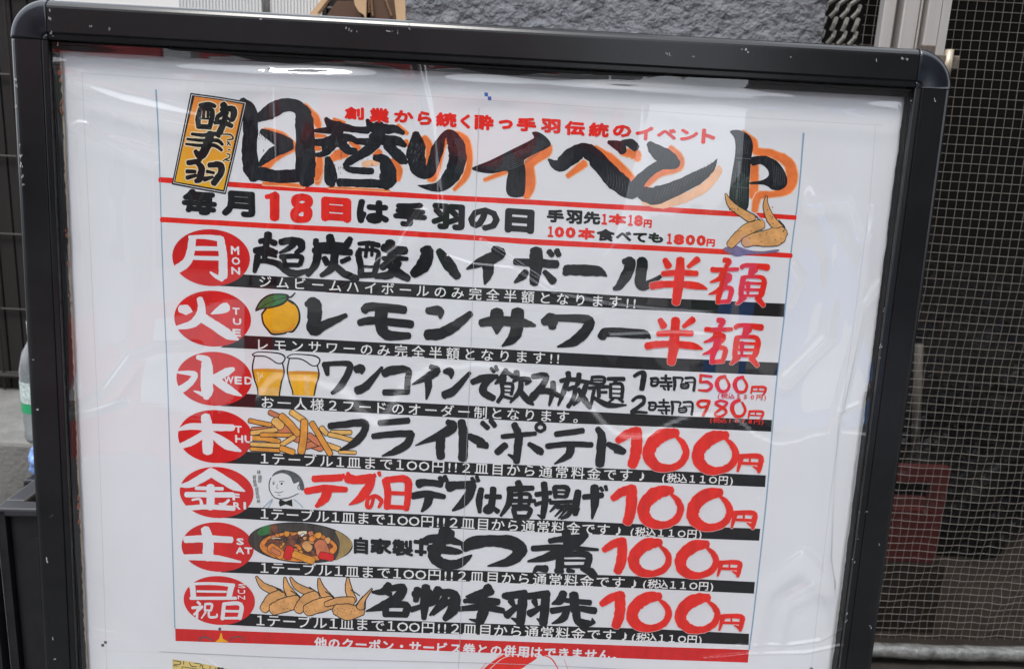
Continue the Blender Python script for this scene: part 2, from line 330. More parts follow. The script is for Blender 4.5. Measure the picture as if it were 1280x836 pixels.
# ------------------------------------------------------------------ reinforced clear vinyl curtain
cell = 0.0098
def sheet_h(x, z):
    q = Vector((x * 5.0, z * 4.0, 2.2)); h = mnoise.noise(q) * 0.012
    q2 = Vector(((x - z * 0.75) * 26, (x + z * 0.75) * 7, 0.7)); k = min(1, max(0, (0.93 - z) / 0.2)) * min(1, max(0, (x - 0.34) / 0.12) + 0.25)
    h += k * (abs(mnoise.noise(q2)) - 0.2) * 0.0075 + k * mnoise.noise(Vector((x * 45, z * 60, 3))) * 0.0014
    k2 = k + 0.12; h -= k2 * 0.0009 * abs(math.sin(math.pi * (x - SX0 - 0.003) / cell) * math.sin(math.pi * (z - SZ0 - 0.004) / (cell * 1.02)))
    h += mnoise.noise(Vector((x * 40, z * 40, 8))) * 0.0006
    return h
SX0, SX1, SZ0, SZ1, YS = xr + 0.001, 0.86, at(1190, 800, 0.31).z, 1.75, 0.31
vin = mat('vinyl_placeholder', (1, 1, 1))
def grid(x0, x1, z0, z1, st, fn):
    nx = int((x1 - x0) / st); nz = int((z1 - z0) / st); V = [(x0 + (x1 - x0) * i / nx, fn(x0 + (x1 - x0) * i / nx, z0 + (z1 - z0) * j / nz), z0 + (z1 - z0) * j / nz) for j in range(nz + 1) for i in range(nx + 1)]
    return V, [(j * (nx + 1) + i, j * (nx + 1) + i + 1, (j + 1) * (nx + 1) + i + 1, (j + 1) * (nx + 1) + i) for j in range(nz) for i in range(nx)]
V, F = grid(SX0, SX1, SZ0, SZ1, 0.0026, lambda x, z: YS - sheet_h(x, z))
curtain = mesh_obj('vinyl_curtain', V, F, film('clear_vinyl', (0.72, 0.67, 0.62), 0.6, 0.05, 260, 0.12, 0.0, 0.0012), smooth=True)
tag(curtain, 'clear vinyl curtain reinforced with a pale thread grid to the right of the stand', 'curtain')
tb = MB()
def thread(P, r=0.00027):
    b = len(tb.v); n = len(P)
    for x, y, z in P:
        vert = abs(P[-1][2] - P[0][2]) > abs(P[-1][0] - P[0][0])
        for dx, dy in ((-1, 0.3), (0, -1), (1, 0.3)): tb.v.append((x + (dx * r if vert else 0), y + dy * r - 0.0005, z + (0 if vert else dx * r)))
    for i in range(n - 1):
        for j in range(3): tb.f.append((b + i * 3 + j, b + i * 3 + (j + 1) % 3, b + (i + 1) * 3 + (j + 1) % 3, b + (i + 1) * 3 + j)); tb.m.append(0)
x = SX0 + 0.003
while x < SX1:
    P = []; z = SZ0
    while z <= SZ1: xx = x + mnoise.noise(Vector((x * 9, z * 5, 5))) * 0.0008; P.append((xx, YS - sheet_h(xx, z), z)); z += 0.0085
    thread(P); x += cell
z = SZ0 + 0.004
while z < SZ1:
    P = []; x = SX0
    while x <= SX1: zz = z + mnoise.noise(Vector((x * 6, z * 9, 15))) * 0.0012; P.append((x, YS - sheet_h(x, zz), zz)); x += 0.0085
    thread(P); z += cell * 1.02
th = tb.build('thread_grid', mat('pale_thread', (0.16, 0.145, 0.128), 0.5), curtain); th['kind'] = 'stuff'
hm = MB(); hp = [(SX0 + i * 0.02, YS - 0.012 - 0.002 * math.sin(i * .3), SZ0 - 0.009 + 0.0012 * math.sin(i * .4)) for i in range(int((SX1 - SX0) / 0.02) + 1)]
hm.tube(hp, [0.0095 + 0.0006 * math.sin(i * 1.7) for i in range(len(hp))], 12)
hm.build('hem_roll', mat('hem_vinyl', (0.12, 0.12, 0.115), 0.25, 0, 0.7, nscale=40, namt=0.5, bump=0.9, bscale=90, bdist=0.004), curtain, True)

# things behind the curtain
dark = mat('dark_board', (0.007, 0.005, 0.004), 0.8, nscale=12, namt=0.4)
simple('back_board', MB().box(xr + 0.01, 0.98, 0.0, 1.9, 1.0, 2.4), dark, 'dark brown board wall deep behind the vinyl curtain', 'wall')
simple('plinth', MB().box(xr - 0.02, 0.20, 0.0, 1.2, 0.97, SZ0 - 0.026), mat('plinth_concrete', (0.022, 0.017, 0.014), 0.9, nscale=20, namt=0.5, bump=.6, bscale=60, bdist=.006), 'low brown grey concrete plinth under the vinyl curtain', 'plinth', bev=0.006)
def lump(name, c, r, m, label, cat, seed, amp=0.25):
    import bmesh
    bm = bmesh.new(); bmesh.ops.create_icosphere(bm, subdivisions=5, radius=1)
    for v in bm.verts:
        q = v.co * 2.2 + Vector((seed, 0, 0)); n_ = mnoise.noise(q) * amp + abs(mnoise.noise(q * 2.6)) * amp * 0.6; v.co *= 1 + n_; v.co = Vector((v.co.x * r[0], v.co.y * r[1], v.co.z * r[2])) + Vector(c); v.co.z = max(v.co.z, c[2] - r[2] * 0.8)
    me = bpy.data.meshes.new(name); bm.to_mesh(me); bm.free(); me.materials.append(m); me.polygons.foreach_set('use_smooth', [True] * len(me.polygons)); o = bpy.data.objects.new(name, me); link(o); tag(o, label, cat); return o
bagm = mat('bag_plastic', (0.003, 0.0025, 0.002), 0.6, 0, 0.15, bump=0.8, bscale=38, bdist=0.02)
lump('rubbish_bag', (0.78, 0.72, 0.50), (0.19, 0.15, 0.24), bagm, 'crumpled black plastic bag behind the right of the vinyl curtain', 'bag', 3)
lump('rubbish_bag', (0.52, 0.80, 0.40), (0.13, 0.12, 0.13), bagm, 'smaller black plastic bag deeper behind the vinyl curtain', 'bag', 8)
redp = mat('red_plastic', (0.065, 0.005, 0.006), 0.7)
ra, rb_ = at(1116, 582, 0.37), at(1170, 700, 0.37)
cr = empty('red_crate', Matrix.Translation((ra.x, 0.37, at(1140, 702, 0.37).z))); tag(cr, 'red plastic crate seen dimly through the vinyl curtain', 'crate')
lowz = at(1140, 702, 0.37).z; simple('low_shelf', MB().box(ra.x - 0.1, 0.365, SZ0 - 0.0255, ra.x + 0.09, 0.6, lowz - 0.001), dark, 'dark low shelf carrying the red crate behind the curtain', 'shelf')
hh = ra.z - at(1140, 702, 0.37).z; ww = rb_.x - ra.x - 0.002
MB().box(-0.06, 0, 0, ww, 0.05, hh * 0.55).build('crate_body', redp, cr); MB().box(-0.06, 0, hh * 0.84, ww, 0.012, hh).build('rim', redp, cr)
MB().box(ww - 0.020, 0, hh * 0.55, ww, 0.012, hh * 0.84).build('upright', redp, cr); MB().box(-0.06, 0, hh * 0.55, -0.045, 0.012, hh * 0.84).build('upright', redp, cr)
simple('skylight_blocker_slab', MB().box(xr, 0.33, 1.76, 3.0, 1.4, 1.84), dark, 'dark unseen slab added above the space behind the curtain to block skylight', 'light blocker')  # unseen slab, added to keep skylight out behind the curtain
simple('skylight_blocker_side', MB().box(1.6, 0.33, 0.0, 1.62, 0.97, 1.75), dark, 'dark unseen board added beside the space behind the curtain to block skylight', 'wall')  # unseen board, added to block skylight from the right
# pale perforated panel at the very top
grm = mat('basket_plastic', (0.30, 0.29, 0.27), 0.6)
pa, pb = at(1036, 30, 0.40), at(1072, 30, 0.40); pbk = empty('lattice_basket', Matrix.Translation((pa.x + 0.01, 0.47, SZ0 - 0.025))); tag(pbk, 'grey lattice basket standing behind the curtain beside the render wall', 'basket')
bx = MB(); zz = 0.62
while zz < 1.12:
    for i in range(4): bx.tube([(0.004 + i * 0.014 + 0.004 * math.sin(zz * 300), 0, zz), (0.010 + i * 0.014, -0.002, zz + 0.008), (0.004 + (i + .6) * 0.014, 0, zz + 0.016)], 0.0028, 5)
    zz += 0.016
bx.build('lattice', grm, pbk); MB().box(0, 0.004, 0, 0.055, 0.05, 0.62).build('basket_body', grm, pbk)
simple('glass_tube', MB().tube([at(1143, 590, 0.46), at(1149, 430, 0.46)], 0.0055, 10), mat('grey_tube', (0.10, 0.10, 0.095), 0.5), 'thin grey upright pipe dim behind the curtain above the red crate', 'pipe', smooth=True)

# ------------------------------------------------------------------ left side: slatted gate, kerb, bottle, crate
kz = at(0, 552, 0.80).z; gd = cam_rot @ Vector(((15 - CX) / FX, -(486 - CY) / FX, -1.0)); YG = cam_loc.y + gd.y * (kz - cam_loc.z) / gd.z
brown = mat('gate_brown', (0.006, 0.0038, 0.0028), 0.85, nscale=30, namt=0.3, stretch=(6, 6, .5)); wirem = mat('gate_wire', (0.024, 0.02, 0.018), 0.45, 0.3)
g0 = at(-60, 300, YG); gx0, gx1 = g0.x, at(520, 20, YG).x
gate = empty('slatted_gate', Matrix.Translation((gx0, YG, kz + 0.002))); tag(gate, 'dark brown slatted gate with thin wires at the far left', 'gate')
x = 0.0; sm = None
while x < gx1 - gx0:
    if sm is None: sm = MB().box(0, 0, 0.0, 0.030, 0.018, 1.3).build('slat', brown, gate); sm.location.x = x
    else: o = bpy.data.objects.new('slat', sm.data); link(o, gate); o.location.x = x
    x += 0.034
MB().box(-0.02, 0.03, 0, gx1 - gx0, 0.04, 1.3).build('back_panel', dark, gate)
for i in range(8):
    z_ = 0.02 + i * 0.165 + (0.02 if i == 0 else 0); MB().tube([(-0.02, -0.008, z_), (gx1 - gx0, -0.008, z_)], 0.0022, 6).build('wire', wirem, gate)
for i in range(20): MB().tube([(0.02 + i * 0.072, -0.012, 0.0), (0.02 + i * 0.072, -0.012, 1.28)], 0.0022, 6).build('wire', wirem, gate)
MB().tube([(-0.02, -0.016, 0.035), (gx1 - gx0, -0.016, 0.035)], 0.006, 8).build('bottom_rail', wirem, gate)
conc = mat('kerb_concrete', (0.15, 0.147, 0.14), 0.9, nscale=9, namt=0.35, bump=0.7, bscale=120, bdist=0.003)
kf = at(0, 552, 0.80); kerb = simple('concrete_kerb', MB().box(kf.x - 0.8, 0.80, 0.0, -0.05, 1.9, at(0, 552, 0.80).z), conc, 'weathered grey concrete ledge below the gate at the left edge', 'ledge', bev=0.008)
# black folding crate
blk = mat('black_plastic', (0.012, 0.012, 0.014), 0.38, 0, 0.5, nscale=60, namt=0.3, bump=.1, bscale=200, bdist=.0005)
c0 = at(2, 632, 0.10); crz = c0.z
fc = empty('black_crate', Matrix.Translation((c0.x, 0.10, 0)) @ Matrix.Rotation(math.radians(3), 4, 'Z')); tag(fc, 'black plastic folding crate beside the lower left of the stand', 'crate')
cw, cdp = 0.36, 0.30
f_ = MB().box(0.006, 0, 0.02, cw, 0.008, crz - 0.008).build('front_wall', blk, fc); bevel(f_, .001)
MB().box(-0.002, -0.006, 0.02, 0.0055, 0.004, crz - 0.002).build('corner_post', blk, fc)
o = MB().box(0.0, 0.012, 0.02, 0.008, cdp, crz - 0.008).build('side_wall', blk, fc); o = MB().box(0.01, cdp - 0.008, 0.02, cw, cdp, crz - 0.008).build('back_wall', blk, fc)
rm = mat('rim_plastic', (0.03, 0.03, 0.034), 0.3, 0, 0.6)
for nm, b in (('rim', (-0.004, -0.006, crz - 0.008, cw, 0.012, crz)), ('rim', (-0.004, 0.012, crz - 0.008, 0.014, cdp, crz)), ('rim', (0.014, cdp - 0.014, crz - 0.008, cw, cdp + 0.004, crz))): bevel(MB().box(*b).build(nm, rm, fc), .002)
MB().box(0.01, 0.01, 0.02, cw, cdp - 0.01, 0.03).build('floor', blk, fc)
MB().box(0.03, -0.004, 0.1, 0.036, -0.001, crz - 0.03).build('rib', blk, fc); MB().box(-0.3, -0.012, 0.0, -0.006, 0.0, crz - 0.012).build('neighbour_panel', blk, fc)
# bottle
b0 = at(46, 548, 0.46); bt = empty('plastic_bottle', Matrix.Translation((b0.x + 0.015, 0.46, b0.z))); tag(bt, 'clear plastic bottle with a green banded label half hidden by the stand', 'bottle')
def lathe(prof, n=24):
    V = []; F = []
    for r, z in prof:
        for j in range(n): V.append((r * math.cos(2 * math.pi * j / n), r * math.sin(2 * math.pi * j / n), z))
    for i in range(len(prof) - 1):
        for j in range(n): F.append((i * n + j, i * n + (j + 1) % n, (i + 1) * n + (j + 1) % n, (i + 1) * n + j))
    return V, F
V, F = lathe([(0.001, 0), (0.024, 0.001), (0.027, 0.008), (0.026, 0.02), (0.027, 0.03), (0.027, 0.10), (0.022, 0.125), (0.012, 0.145), (0.011, 0.158)]); bo = mesh_obj('bottle_body', V, F, film('bottle_plastic', (0.72, 0.76, 0.76), 3.0, 0.05, 90, .5, 0.12), bt, smooth=True)
V, F = lathe([(0.0276, 0.045), (0.0276, 0.058)]); mesh_obj('label_band', V, F, mat('bottle_green', (0.02, 0.30, 0.12), 0.4), bt, smooth=True)
V, F = lathe([(0.0275, 0.0585), (0.0275, 0.088)]); mesh_obj('label', V, F, mat('label_pale', (0.45, 0.52, 0.50), 0.4, nscale=300, namt=.5), bt, smooth=True)
V, F = lathe([(0.0135, 0.150), (0.0135, 0.168), (0.001, 0.169)]); mesh_obj('cap', V, F, mat('cap_white', (0.6, 0.6, 0.6), 0.4), bt, smooth=True)
bg_ = at(40, 566, 0.40); lump('plastic_bag', (bg_.x + 0.016, 0.42, bg_.z - 0.012), (0.026, 0.03, 0.034), mat('blue_bag', (0.16, 0.26, 0.62), 0.35, nscale=45, namt=0.9, bump=.8, bscale=60, bdist=.006), 'small blue and white plastic bag under the bottle at the left of the stand', 'bag', 5)
sup = at(40, 600, 0.40); simple('black_box', MB().box(at(37, 600, 0.40).x, 0.385, 0, bg_.x + 0.2, 0.56, bg_.z - 0.032), blk, 'black box behind the folding crate holding the bottle', 'box', bev=.003)

# ------------------------------------------------------------------ top left: white ribbed board and cardboard box
wb0, wb1 = at(66, 5, 0.50).x, at(400, 5, 0.50).x
wbd = empty('white_board', Matrix.Translation((wb0, 0.50, 0))); tag(wbd, 'pale ribbed board standing behind the top left of the stand', 'board')
MB().box(0, 0.004, 0, wb1 - wb0, 0.012, 1.36).build('sheet', mat('white_board', (0.70, 0.69, 0.68), 0.6), wbd)
rbm = MB(); xx = 0.16
while xx < wb1 - wb0 - 0.004: rbm.box(xx, 0.002, 0.9, xx + 0.0012, 0.0045, 1.36); xx += 0.0042
o = rbm.build('rib_panel', mat('rib_grey', (0.58, 0.60, 0.61), 0.6), wbd); o['kind'] = 'stuff'
wl = MB(); yk = mat('wicker_dark', (0.03, 0.025, 0.022), 0.7); a0 = at(332, 0, 0.44)
cb = empty('wire_brush', Matrix.Translation((a0.x, 0.44, 0))); tag(cb, 'dark bristled brush tip poking up before the pale ribbed board', 'brush')
for i in range(9): wl.tube([(i * 0.0011, 0, a0.z - 0.08), (i * 0.0011 - .004, 0.001, a0.z - 0.012), (i * 0.0014 - .007, 0.002, a0.z + 0.03)], 0.0005, 5)
wl.build('bristles', yk, cb)
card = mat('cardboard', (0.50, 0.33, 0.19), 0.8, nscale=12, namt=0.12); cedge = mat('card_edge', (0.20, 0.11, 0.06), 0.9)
def cbx(px, py=10, Y=0.36): q = at(px, py, Y); return q
box = empty('cardboard_box', Matrix.Translation((0, 0.36, 0))); tag(box, 'open brown cardboard box with its flaps folded apart behind the stand', 'box')
def flap(name, pl, m, th=0.004):
    P = [at(x_, y_, 0.36) for x_, y_ in pl]; n = len(P); V = [(q.x, 0, q.z) for q in P] + [(q.x, th, q.z) for q in P]
    F = [tuple(reversed(range(n))), tuple(range(n, 2 * n))] + [(i, (i + 1) % n, n + (i + 1) % n, n + i) for i in range(n)]
    return mesh_obj(name, V, F, m, box)
o = flap('flap', [(372, 40), (385, 20), (410, -10), (421, -30), (426, -30), (412, 0), (396, 22), (380, 40)], card)
for k_ in (0, 1):
    flu = MB(); 
    for i in range(14):
        t = i / 13; q = at(397 + t * 20 if k_ == 0 else 460 - t * .5, 16 - t * 26, 0.3595); flu.tube([(q.x, 0, q.z), (q.x + 0.0028, 0, q.z + 0.0012)], 0.0006, 4)
    flu.build('flute', cedge, box)
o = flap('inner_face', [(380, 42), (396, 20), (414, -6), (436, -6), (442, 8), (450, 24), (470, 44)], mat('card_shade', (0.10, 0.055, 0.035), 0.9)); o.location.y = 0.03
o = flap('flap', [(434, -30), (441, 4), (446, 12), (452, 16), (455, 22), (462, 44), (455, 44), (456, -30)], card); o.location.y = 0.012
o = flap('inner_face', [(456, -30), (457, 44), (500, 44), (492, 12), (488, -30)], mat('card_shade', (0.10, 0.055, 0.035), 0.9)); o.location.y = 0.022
o = flap('flap', [(489, -30), (494, 14), (497, 44), (507, 44), (505, -30)], card); o.location.y = 0.004
flu = MB()
for cc in (462, 478):
    for i in range(18):
        t = i / 17; q = at(cc + t * 3 + (cc == 478) * (t * 7), -8 + t * 28, 0.377); flu.tube([(q.x, 0.018, q.z), (q.x + 0.002, 0.018, q.z + 0.001)], 0.0007, 4)
flu.build('flute', mat('flute_tan', (0.30, 0.19, 0.11), 0.8), box)
MB().box(at(374, 40, 0.36).x, 0.032, 0.0, at(504, 40, 0.36).x, 0.18, at(440, 40, 0.36).z).build('box_body', card, box)

# ------------------------------------------------------------------ the street opposite (only seen mirrored in the film and on the frame)
simple('pavement', MB().box(-30, -9, 0.0, 30, -6.2, 0.12), mat('paving', (0.28, 0.27, 0.26), 0.8, nscale=6, namt=.2), kind='structure')
shop = empty('shop_front', Matrix.Translation((0, -9, 0.12))); tag(shop, 'grey shop front across the street with red signs', 'building')
wl_ = mat('opposite_render', (0.32, 0.31, 0.30), 0.8, nscale=2, namt=.2); gl_ = mat('opposite_glass', (0.03, 0.035, 0.035), 0.1); gn = mat('opposite_green', (0.10, 0.15, 0.10), 0.7)
MB().box(-14, -6, 0, 1.0, 0, 6.5).build('front_wall', wl_, shop)
for i in range(6): MB().box(-13 + i * 2.1, 0.003, 0.3, -11.6 + i * 2.1, 0.05, 2.3).build('window', gl_, shop)
for i in range(6): MB().box(-13 + i * 2.1, 0.003, 3.4, -11.9 + i * 2.1, 0.05, 4.9).build('window', gl_, shop)
for i in range(6): MB().box(-11.5 + i * 2.1, 0.003, 0.0, -11.1 + i * 2.1, 0.15, 2.4).build('shutter', gn if i % 2 else redp, shop)
sg = mat('sign_red', (0.60, 0.03, 0.03), 0.5); sw = mat('sign_white', (0.8, 0.8, 0.8), 0.5)
for a, b_ in ((-8, -3.6), (-2.6, 0.4)):
    MB().box(a, 0.05, 2.45, b_, 0.7, 3.1).build('sign_board', sg, shop); MB().box(a, 0.02, 3.12, b_, 0.9, 3.22).build('sign_trim', sw, shop)
for i in range(7): MB().box(-8 + i * 1.15, 0.702, 2.6, -7.45 + i * 1.15, 0.72, 2.95).build('sign_panel', sw, shop)

dbl = empty('reflection_building', Matrix.Translation((4.2, -7.0, 0))); tag(dbl, 'tall dark brown building added out of view to darken reflections in the curtain', 'building')  # added out of view so the curtain mirrors something dark
MB().box(0, -6, 0, 14, 0, 9.0).build('wall', mat('opposite_brown', (0.035, 0.028, 0.024), 0.8, nscale=2, namt=.3), dbl)
for i in range(12): MB().box(0.6 + (i % 6) * 2.2, 0.003, 1.0 + (i // 6) * 3.0, 1.6 + (i % 6) * 2.2, 0.05, 2.6 + (i // 6) * 3.0).build('window', gl_, dbl)
bn = empty('reflection_banner', Matrix.Translation((-1.75, -2.7, 0))); tag(bn, 'red and white banner added out of view to be mirrored in the film', 'banner')  # added out of view so the film picks up a red reflection
MB().box(0, 0, 0.08, 0.80, 0.03, 0.62).build('cloth', sg, bn); MB().box(0.28, 0.032, 0.28, 0.66, 0.04, 0.56).build('print_panel', sw, bn); MB().tube([(-0.02, 0.015, 0), (-0.02, 0.015, 1.0)], 0.015).build('pole', wl_, bn)
rs = empty('reflection_disc', Matrix.Translation((1.22, -2.7, 0))); tag(rs, 'blue and white disc on a short post added out of view to be mirrored in the film', 'sign')  # added out of view to give the film a blue ring reflection
MB().tube([(0, 0, 0.56), (0, 0.03, 0.56)], 0.25, 32).build('disc', mat('sign_blue', (0.08, 0.28, 0.72), 0.5), rs); MB().tube([(0, 0.032, 0.56), (0, 0.04, 0.56)], 0.12, 24).build('centre', sw, rs); MB().tube([(0, 0.0, 0), (0, 0.0, 0.4)], 0.02).build('post', wl_, rs)
simple('road_line', MB().box(-30, -4.05, 0.004, 30, -3.9, 0.008), sw, kind='structure')
vm = empty('planter', Matrix.Translation((1.3, -5.2, 0))); tag(vm, 'green shrub planter across the street', 'planter')
MB().box(0, 0, 0, 1.2, .4, .35).build('trough', wl_, vm)
lump('clipped_shrub', (1.9, -5.0, 0.75), (.6, .3, .45), gn, 'green shrub growing in the planter across the street', 'shrub', 12)
# ------------------------------------------------------------------ the stand
blkm = mat('anodised_black', (0.0065, 0.0068, 0.0078), 0.22, 0, 0.5, nscale=25, namt=0.35, stretch=(1, 1, 1), bump=0.12, bscale=400, bdist=0.0002)
capm = mat('cap_black', (0.008, 0.010, 0.015), 0.24, 0, 0.55, nscale=60, namt=0.45, bump=0.25, bscale=500, bdist=0.0003)
gask = mat('gasket_rubber', (0.006, 0.006, 0.007), 0.5)
OL, OR_, OT, OB = -0.3373, 0.3107, 0.1253, -0.79
CWD = 0.0265
stand = empty('menu_stand', PM @ Matrix.Translation((0, OB, 0))); tag(stand, 'black aluminium A-frame menu stand with rounded plastic corners', 'sign stand')
SB = Matrix.Translation((0, -OB, 0))
PROF = [(0.004, -0.016), (0.0, -0.012), (0.0, 0.005), (0.0004, 0.0072), (0.0014, 0.0094), (0.0030, 0.0110), (0.0048, 0.0118), (0.0062, 0.0120), (0.0215, 0.0120), (0.0221, 0.0117), (0.0223, 0.0108), (0.0228, 0.0106), (0.0231, 0.0112), (0.0258, 0.0110), (0.0264, 0.0104), (0.0266, 0.0040), (0.0266, -0.012)]
def rail(name, a, b, inward, m):
    a, b, inw = Vector((*a, 0)), Vector((*b, 0)), Vector((*inward, 0)); V = []; n = len(PROF); L = (b - a).length
    for e in (a, b):
        for r, h in PROF: q = e + inw * r; V.append((q.x, q.y - OB, h))
    F = [(i, i + 1, n + i + 1, n + i) for i in range(n - 1)] + [tuple(range(n)), tuple(range(n, 2 * n))]
    if inw.cross(b - a).z > 0: F = [tuple(reversed(f)) for f in F]
    return mesh_obj(name, V, F, m, stand)
g = 0.0006
rail('top_rail', (OL + CWD + g, OT), (OR_ - CWD - g, OT), (0, -1), blkm); rail('side_rail', (OL, OT - CWD - g), (OL, OB + CWD + g), (1, 0), blkm)
rail('side_rail', (OR_, OT - CWD - g), (OR_, OB + CWD + g), (-1, 0), blkm); rail('bottom_rail', (OL + CWD + g, OB), (OR_ - CWD - g, OB), (0, 1), blkm)
def corner(cx_, cy_, a0):
    V = []; F = []; n = len(PROF); N = 18; R0 = 0.0266; grow = 0.0003
    for i in range(N + 1):
        a = a0 + math.pi / 2 * i / N
        for r, h in PROF: rr = max(R0 - r, 0.00005) * (1.0 + 0.012 if r < 0.02 else 1.0); V.append((cx_ + rr * math.cos(a), cy_ + rr * math.sin(a) - OB, h + grow))
    for i in range(N):
        for j in range(n - 1): F.append((i * n + j, i * n + j + 1, (i + 1) * n + j + 1, (i + 1) * n + j))
    F += [tuple(range(n)), tuple(range(N * n, N * n + n))]
    o = mesh_obj('corner_cap', V, F, capm, stand, smooth=False); o.data.polygons.foreach_set('use_smooth', [len(p_.vertices) == 4 for p_ in o.data.polygons]); return o
corner(OL + 0.0266, OT - 0.0266, math.pi / 2); corner(OR_ - 0.0266, OT - 0.0266, 0); corner(OL + 0.0266, OB + 0.0266, math.pi); corner(OR_ - 0.0266, OB + 0.0266, -math.pi / 2)
# inner dark lining: stepped rubber between rail and poster
GQ = [(0.0267, 0.0068), (0.0270, 0.0066), (0.0271, 0.0048), (0.0275, 0.0044)]
GP = [(0.0267, 0.0070), (0.0280, 0.0068), (0.0284, 0.0050), (0.0300, 0.0046), (0.0318, 0.0042)]
def lining(name, pa, pb, inw, ext, GP=GP):
    V = []; F = []; n = len(GP); N = 120; inw = Vector((*inw, 0)); pa = Vector((*pa, 0)); pb = Vector((*pb, 0))
    for i in range(N + 1):
        q = pa.lerp(pb, i / N); 
        for r, h in GP + [(GP[-1][0] + ext, 0.0036)]: t = q + inw * r; V.append((t.x, t.y - OB, h))
    n += 1
    for i in range(N):
        for j in range(n - 1): F.append((i * n + j, i * n + j + 1, (i + 1) * n + j + 1, (i + 1) * n + j))
    return mesh_obj(name, V, F, gask, stand)
lining('gasket', (OL, OT - 0.0267), (OL, OB + 0.0267), (1, 0), 0.0004, GQ); lining('gasket', (OR_, OT - 0.0267), (OR_, OB + 0.0267), (-1, 0), 0.0004, GQ)
lining('gasket', (OL + 0.0267, OT - 0.0005), (OR_ - 0.0267, OT - 0.0005), (0, -1), -0.0035); lining('gasket', (OL + 0.0267, OB), (OR_ - 0.0267, OB), (0, 1), -0.001)
bb = MB().box(OL + 0.012, 0.012, -0.012, OR_ - 0.012, OT - OB - 0.012, -0.0008).build('backing_board', mat('backing_grey', (0.30, 0.30, 0.30), 0.7), stand)
# rear leg frame and front feet
for sx in (OL + 0.012, OR_ - 0.012):
    MB().tube([(sx, OT - OB - 0.05, -0.024), (sx, -0.135, -0.36)], 0.009, 10).build('leg', blkm, stand, True); MB().box(sx - 0.012, -0.1338, -0.014, sx + 0.012, 0.004, 0.006).build('foot', blkm, stand)
# grime worn along the inner edge of the film pocket
gr = mat('grime', (0.012, 0.015, 0.018), 0.7, nscale=300, namt=.6); tan = mat('tape_tan', (0.36, 0.29, 0.23), 0.7, nscale=60, namt=.35); rst = mat('grime_rust', (0.30, 0.10, 0.06), 0.8); gry = mat('grime_grey', (0.33, 0.34, 0.34), 0.7)
def ragged(name, u, v0, v1, wd, m, amp, side, seed, z, fr=260, horiz=False):
    V = []; F = []; N = 420
    for i in range(N + 1):
        v = v0 + (v1 - v0) * i / N; e = wd * (1 + amp * (mnoise.noise(Vector((v * fr, seed, 0))) + .6 * mnoise.noise(Vector((v * fr * 3.7, seed, 4))) + .8 * mnoise.noise(Vector((v * fr * .1, seed, 9)))))
        e = max(e, 0.0001); V += [(v, u - OB, z), (v, u - side * e - OB, z)] if horiz else [(u, v - OB, z), (u + side * e, v - OB, z)]
    for i in range(N): F.append((2 * i, 2 * i + 1, 2 * i + 3, 2 * i + 2))
    return mesh_obj(name, V, F, m, stand)
ragged('tape_edge', OL + 0.0276, OT - .032, OB + .03, 0.0032, tan, .12, 1, 2, 0.0028, 40)
ragged('grime', OL + 0.0276, OT - .030, OB + .03, 0.0020, gr, .45, 1, 5, 0.0031)
ragged('grime', OR_ - 0.0277, OT - .030, OB + .03, 0.0014, gr, .5, -1, 15, 0.0031, 60); ragged('tape_edge', OR_ - 0.0277, -0.12, OB + .03, 0.0030, gry, .2, -1, 12, 0.0028, 30)
ragged('grime', OT - 0.0290, OL + .03, OR_ - .03, 0.0010, gr, .9, 1, 25, 0.0031, 60, True); ragged('tape_edge', OT - 0.0290, OL + .03, OR_ - .03, 0.0026, gry, .6, 1, 31, 0.0028, 24, True)
for i in range(26):
    v = px2uv(84, random.choice([90, 140, 330, 380, 600, 625, 640, 300]) + random.uniform(-14, 14))[1]; u = OL + 0.0285 + random.uniform(0, .0022); s_ = random.uniform(.0004, .0011)
    mesh_obj('grime_speck', [(u + s_ * (1 + .4 * math.sin(k * 7 + i)) * math.cos(k), v - OB + 1.8 * s_ * math.sin(k), 0.0034) for k in (0, 1.1, 2, 3.2, 4.1, 5.3)], [(0, 1, 2, 3, 4, 5)], rst, stand)
# chips where the black coating has worn to bright metal
chip = mat('bare_metal', (0.40, 0.40, 0.40), 0.35, 0.3)
CH = [(325, 24, 4, 0), (439, 37, 2, 1), (432, 36, 2, 1), (436, 38, 2, 1), (447, 38, 2, 1), (485, 39, 3, 0), (489, 40, 2, 0), (498, 40, 2, 1), (511, 31, 2, 1), (512, 36, 2, 0), (833, 67, 2, 1), (838, 69, 2, 1), (866, 71, 2, 0), (933, 61, 3, 1), (936, 66, 3, 0), (927, 62, 2, 0), (988, 72, 2, 0), (1096, 76, 2, 1), (1128, 73, 3, 0), (1134, 76, 3, 1),
      (19, 100, 3, 1), (21, 108, 3, 1), (24, 183, 3, 1), (26, 196, 5, 1), (27, 206, 5, 1), (28, 220, 4, 1), (29, 231, 3, 1), (20, 132, 3, 1), (42, 450, 2, 0), (47, 512, 4, 0), (59, 700, 6, 1), (64, 645, 2, 0), (67, 797, 3, 1), (68, 823, 3, 1), (1168, 125, 3, 1), (1138, 126, 2, 0), (1101, 433, 4, 1), (1099, 445, 2, 1), (1105, 387, 2, 1), (1075, 640, 2, 0), (1083, 640, 2, 0), (1071, 671, 2, 1), (1067, 701, 3, 1), (1059, 768, 3, 1), (1058, 776, 3, 1), (1054, 806, 2, 0), (1088, 783, 3, 1), (1098, 681, 2, 1), (136, 36, 2, 1), (113, 32, 3, 1), (61, 12, 4, 1), (62, 22, 4, 1), (64, 42, 4, 1), (72, 56, 2, 1), (67, 46, 3, 0), (16, 51, 3, 0)]
cm = MB(); rr_ = random.Random(2)
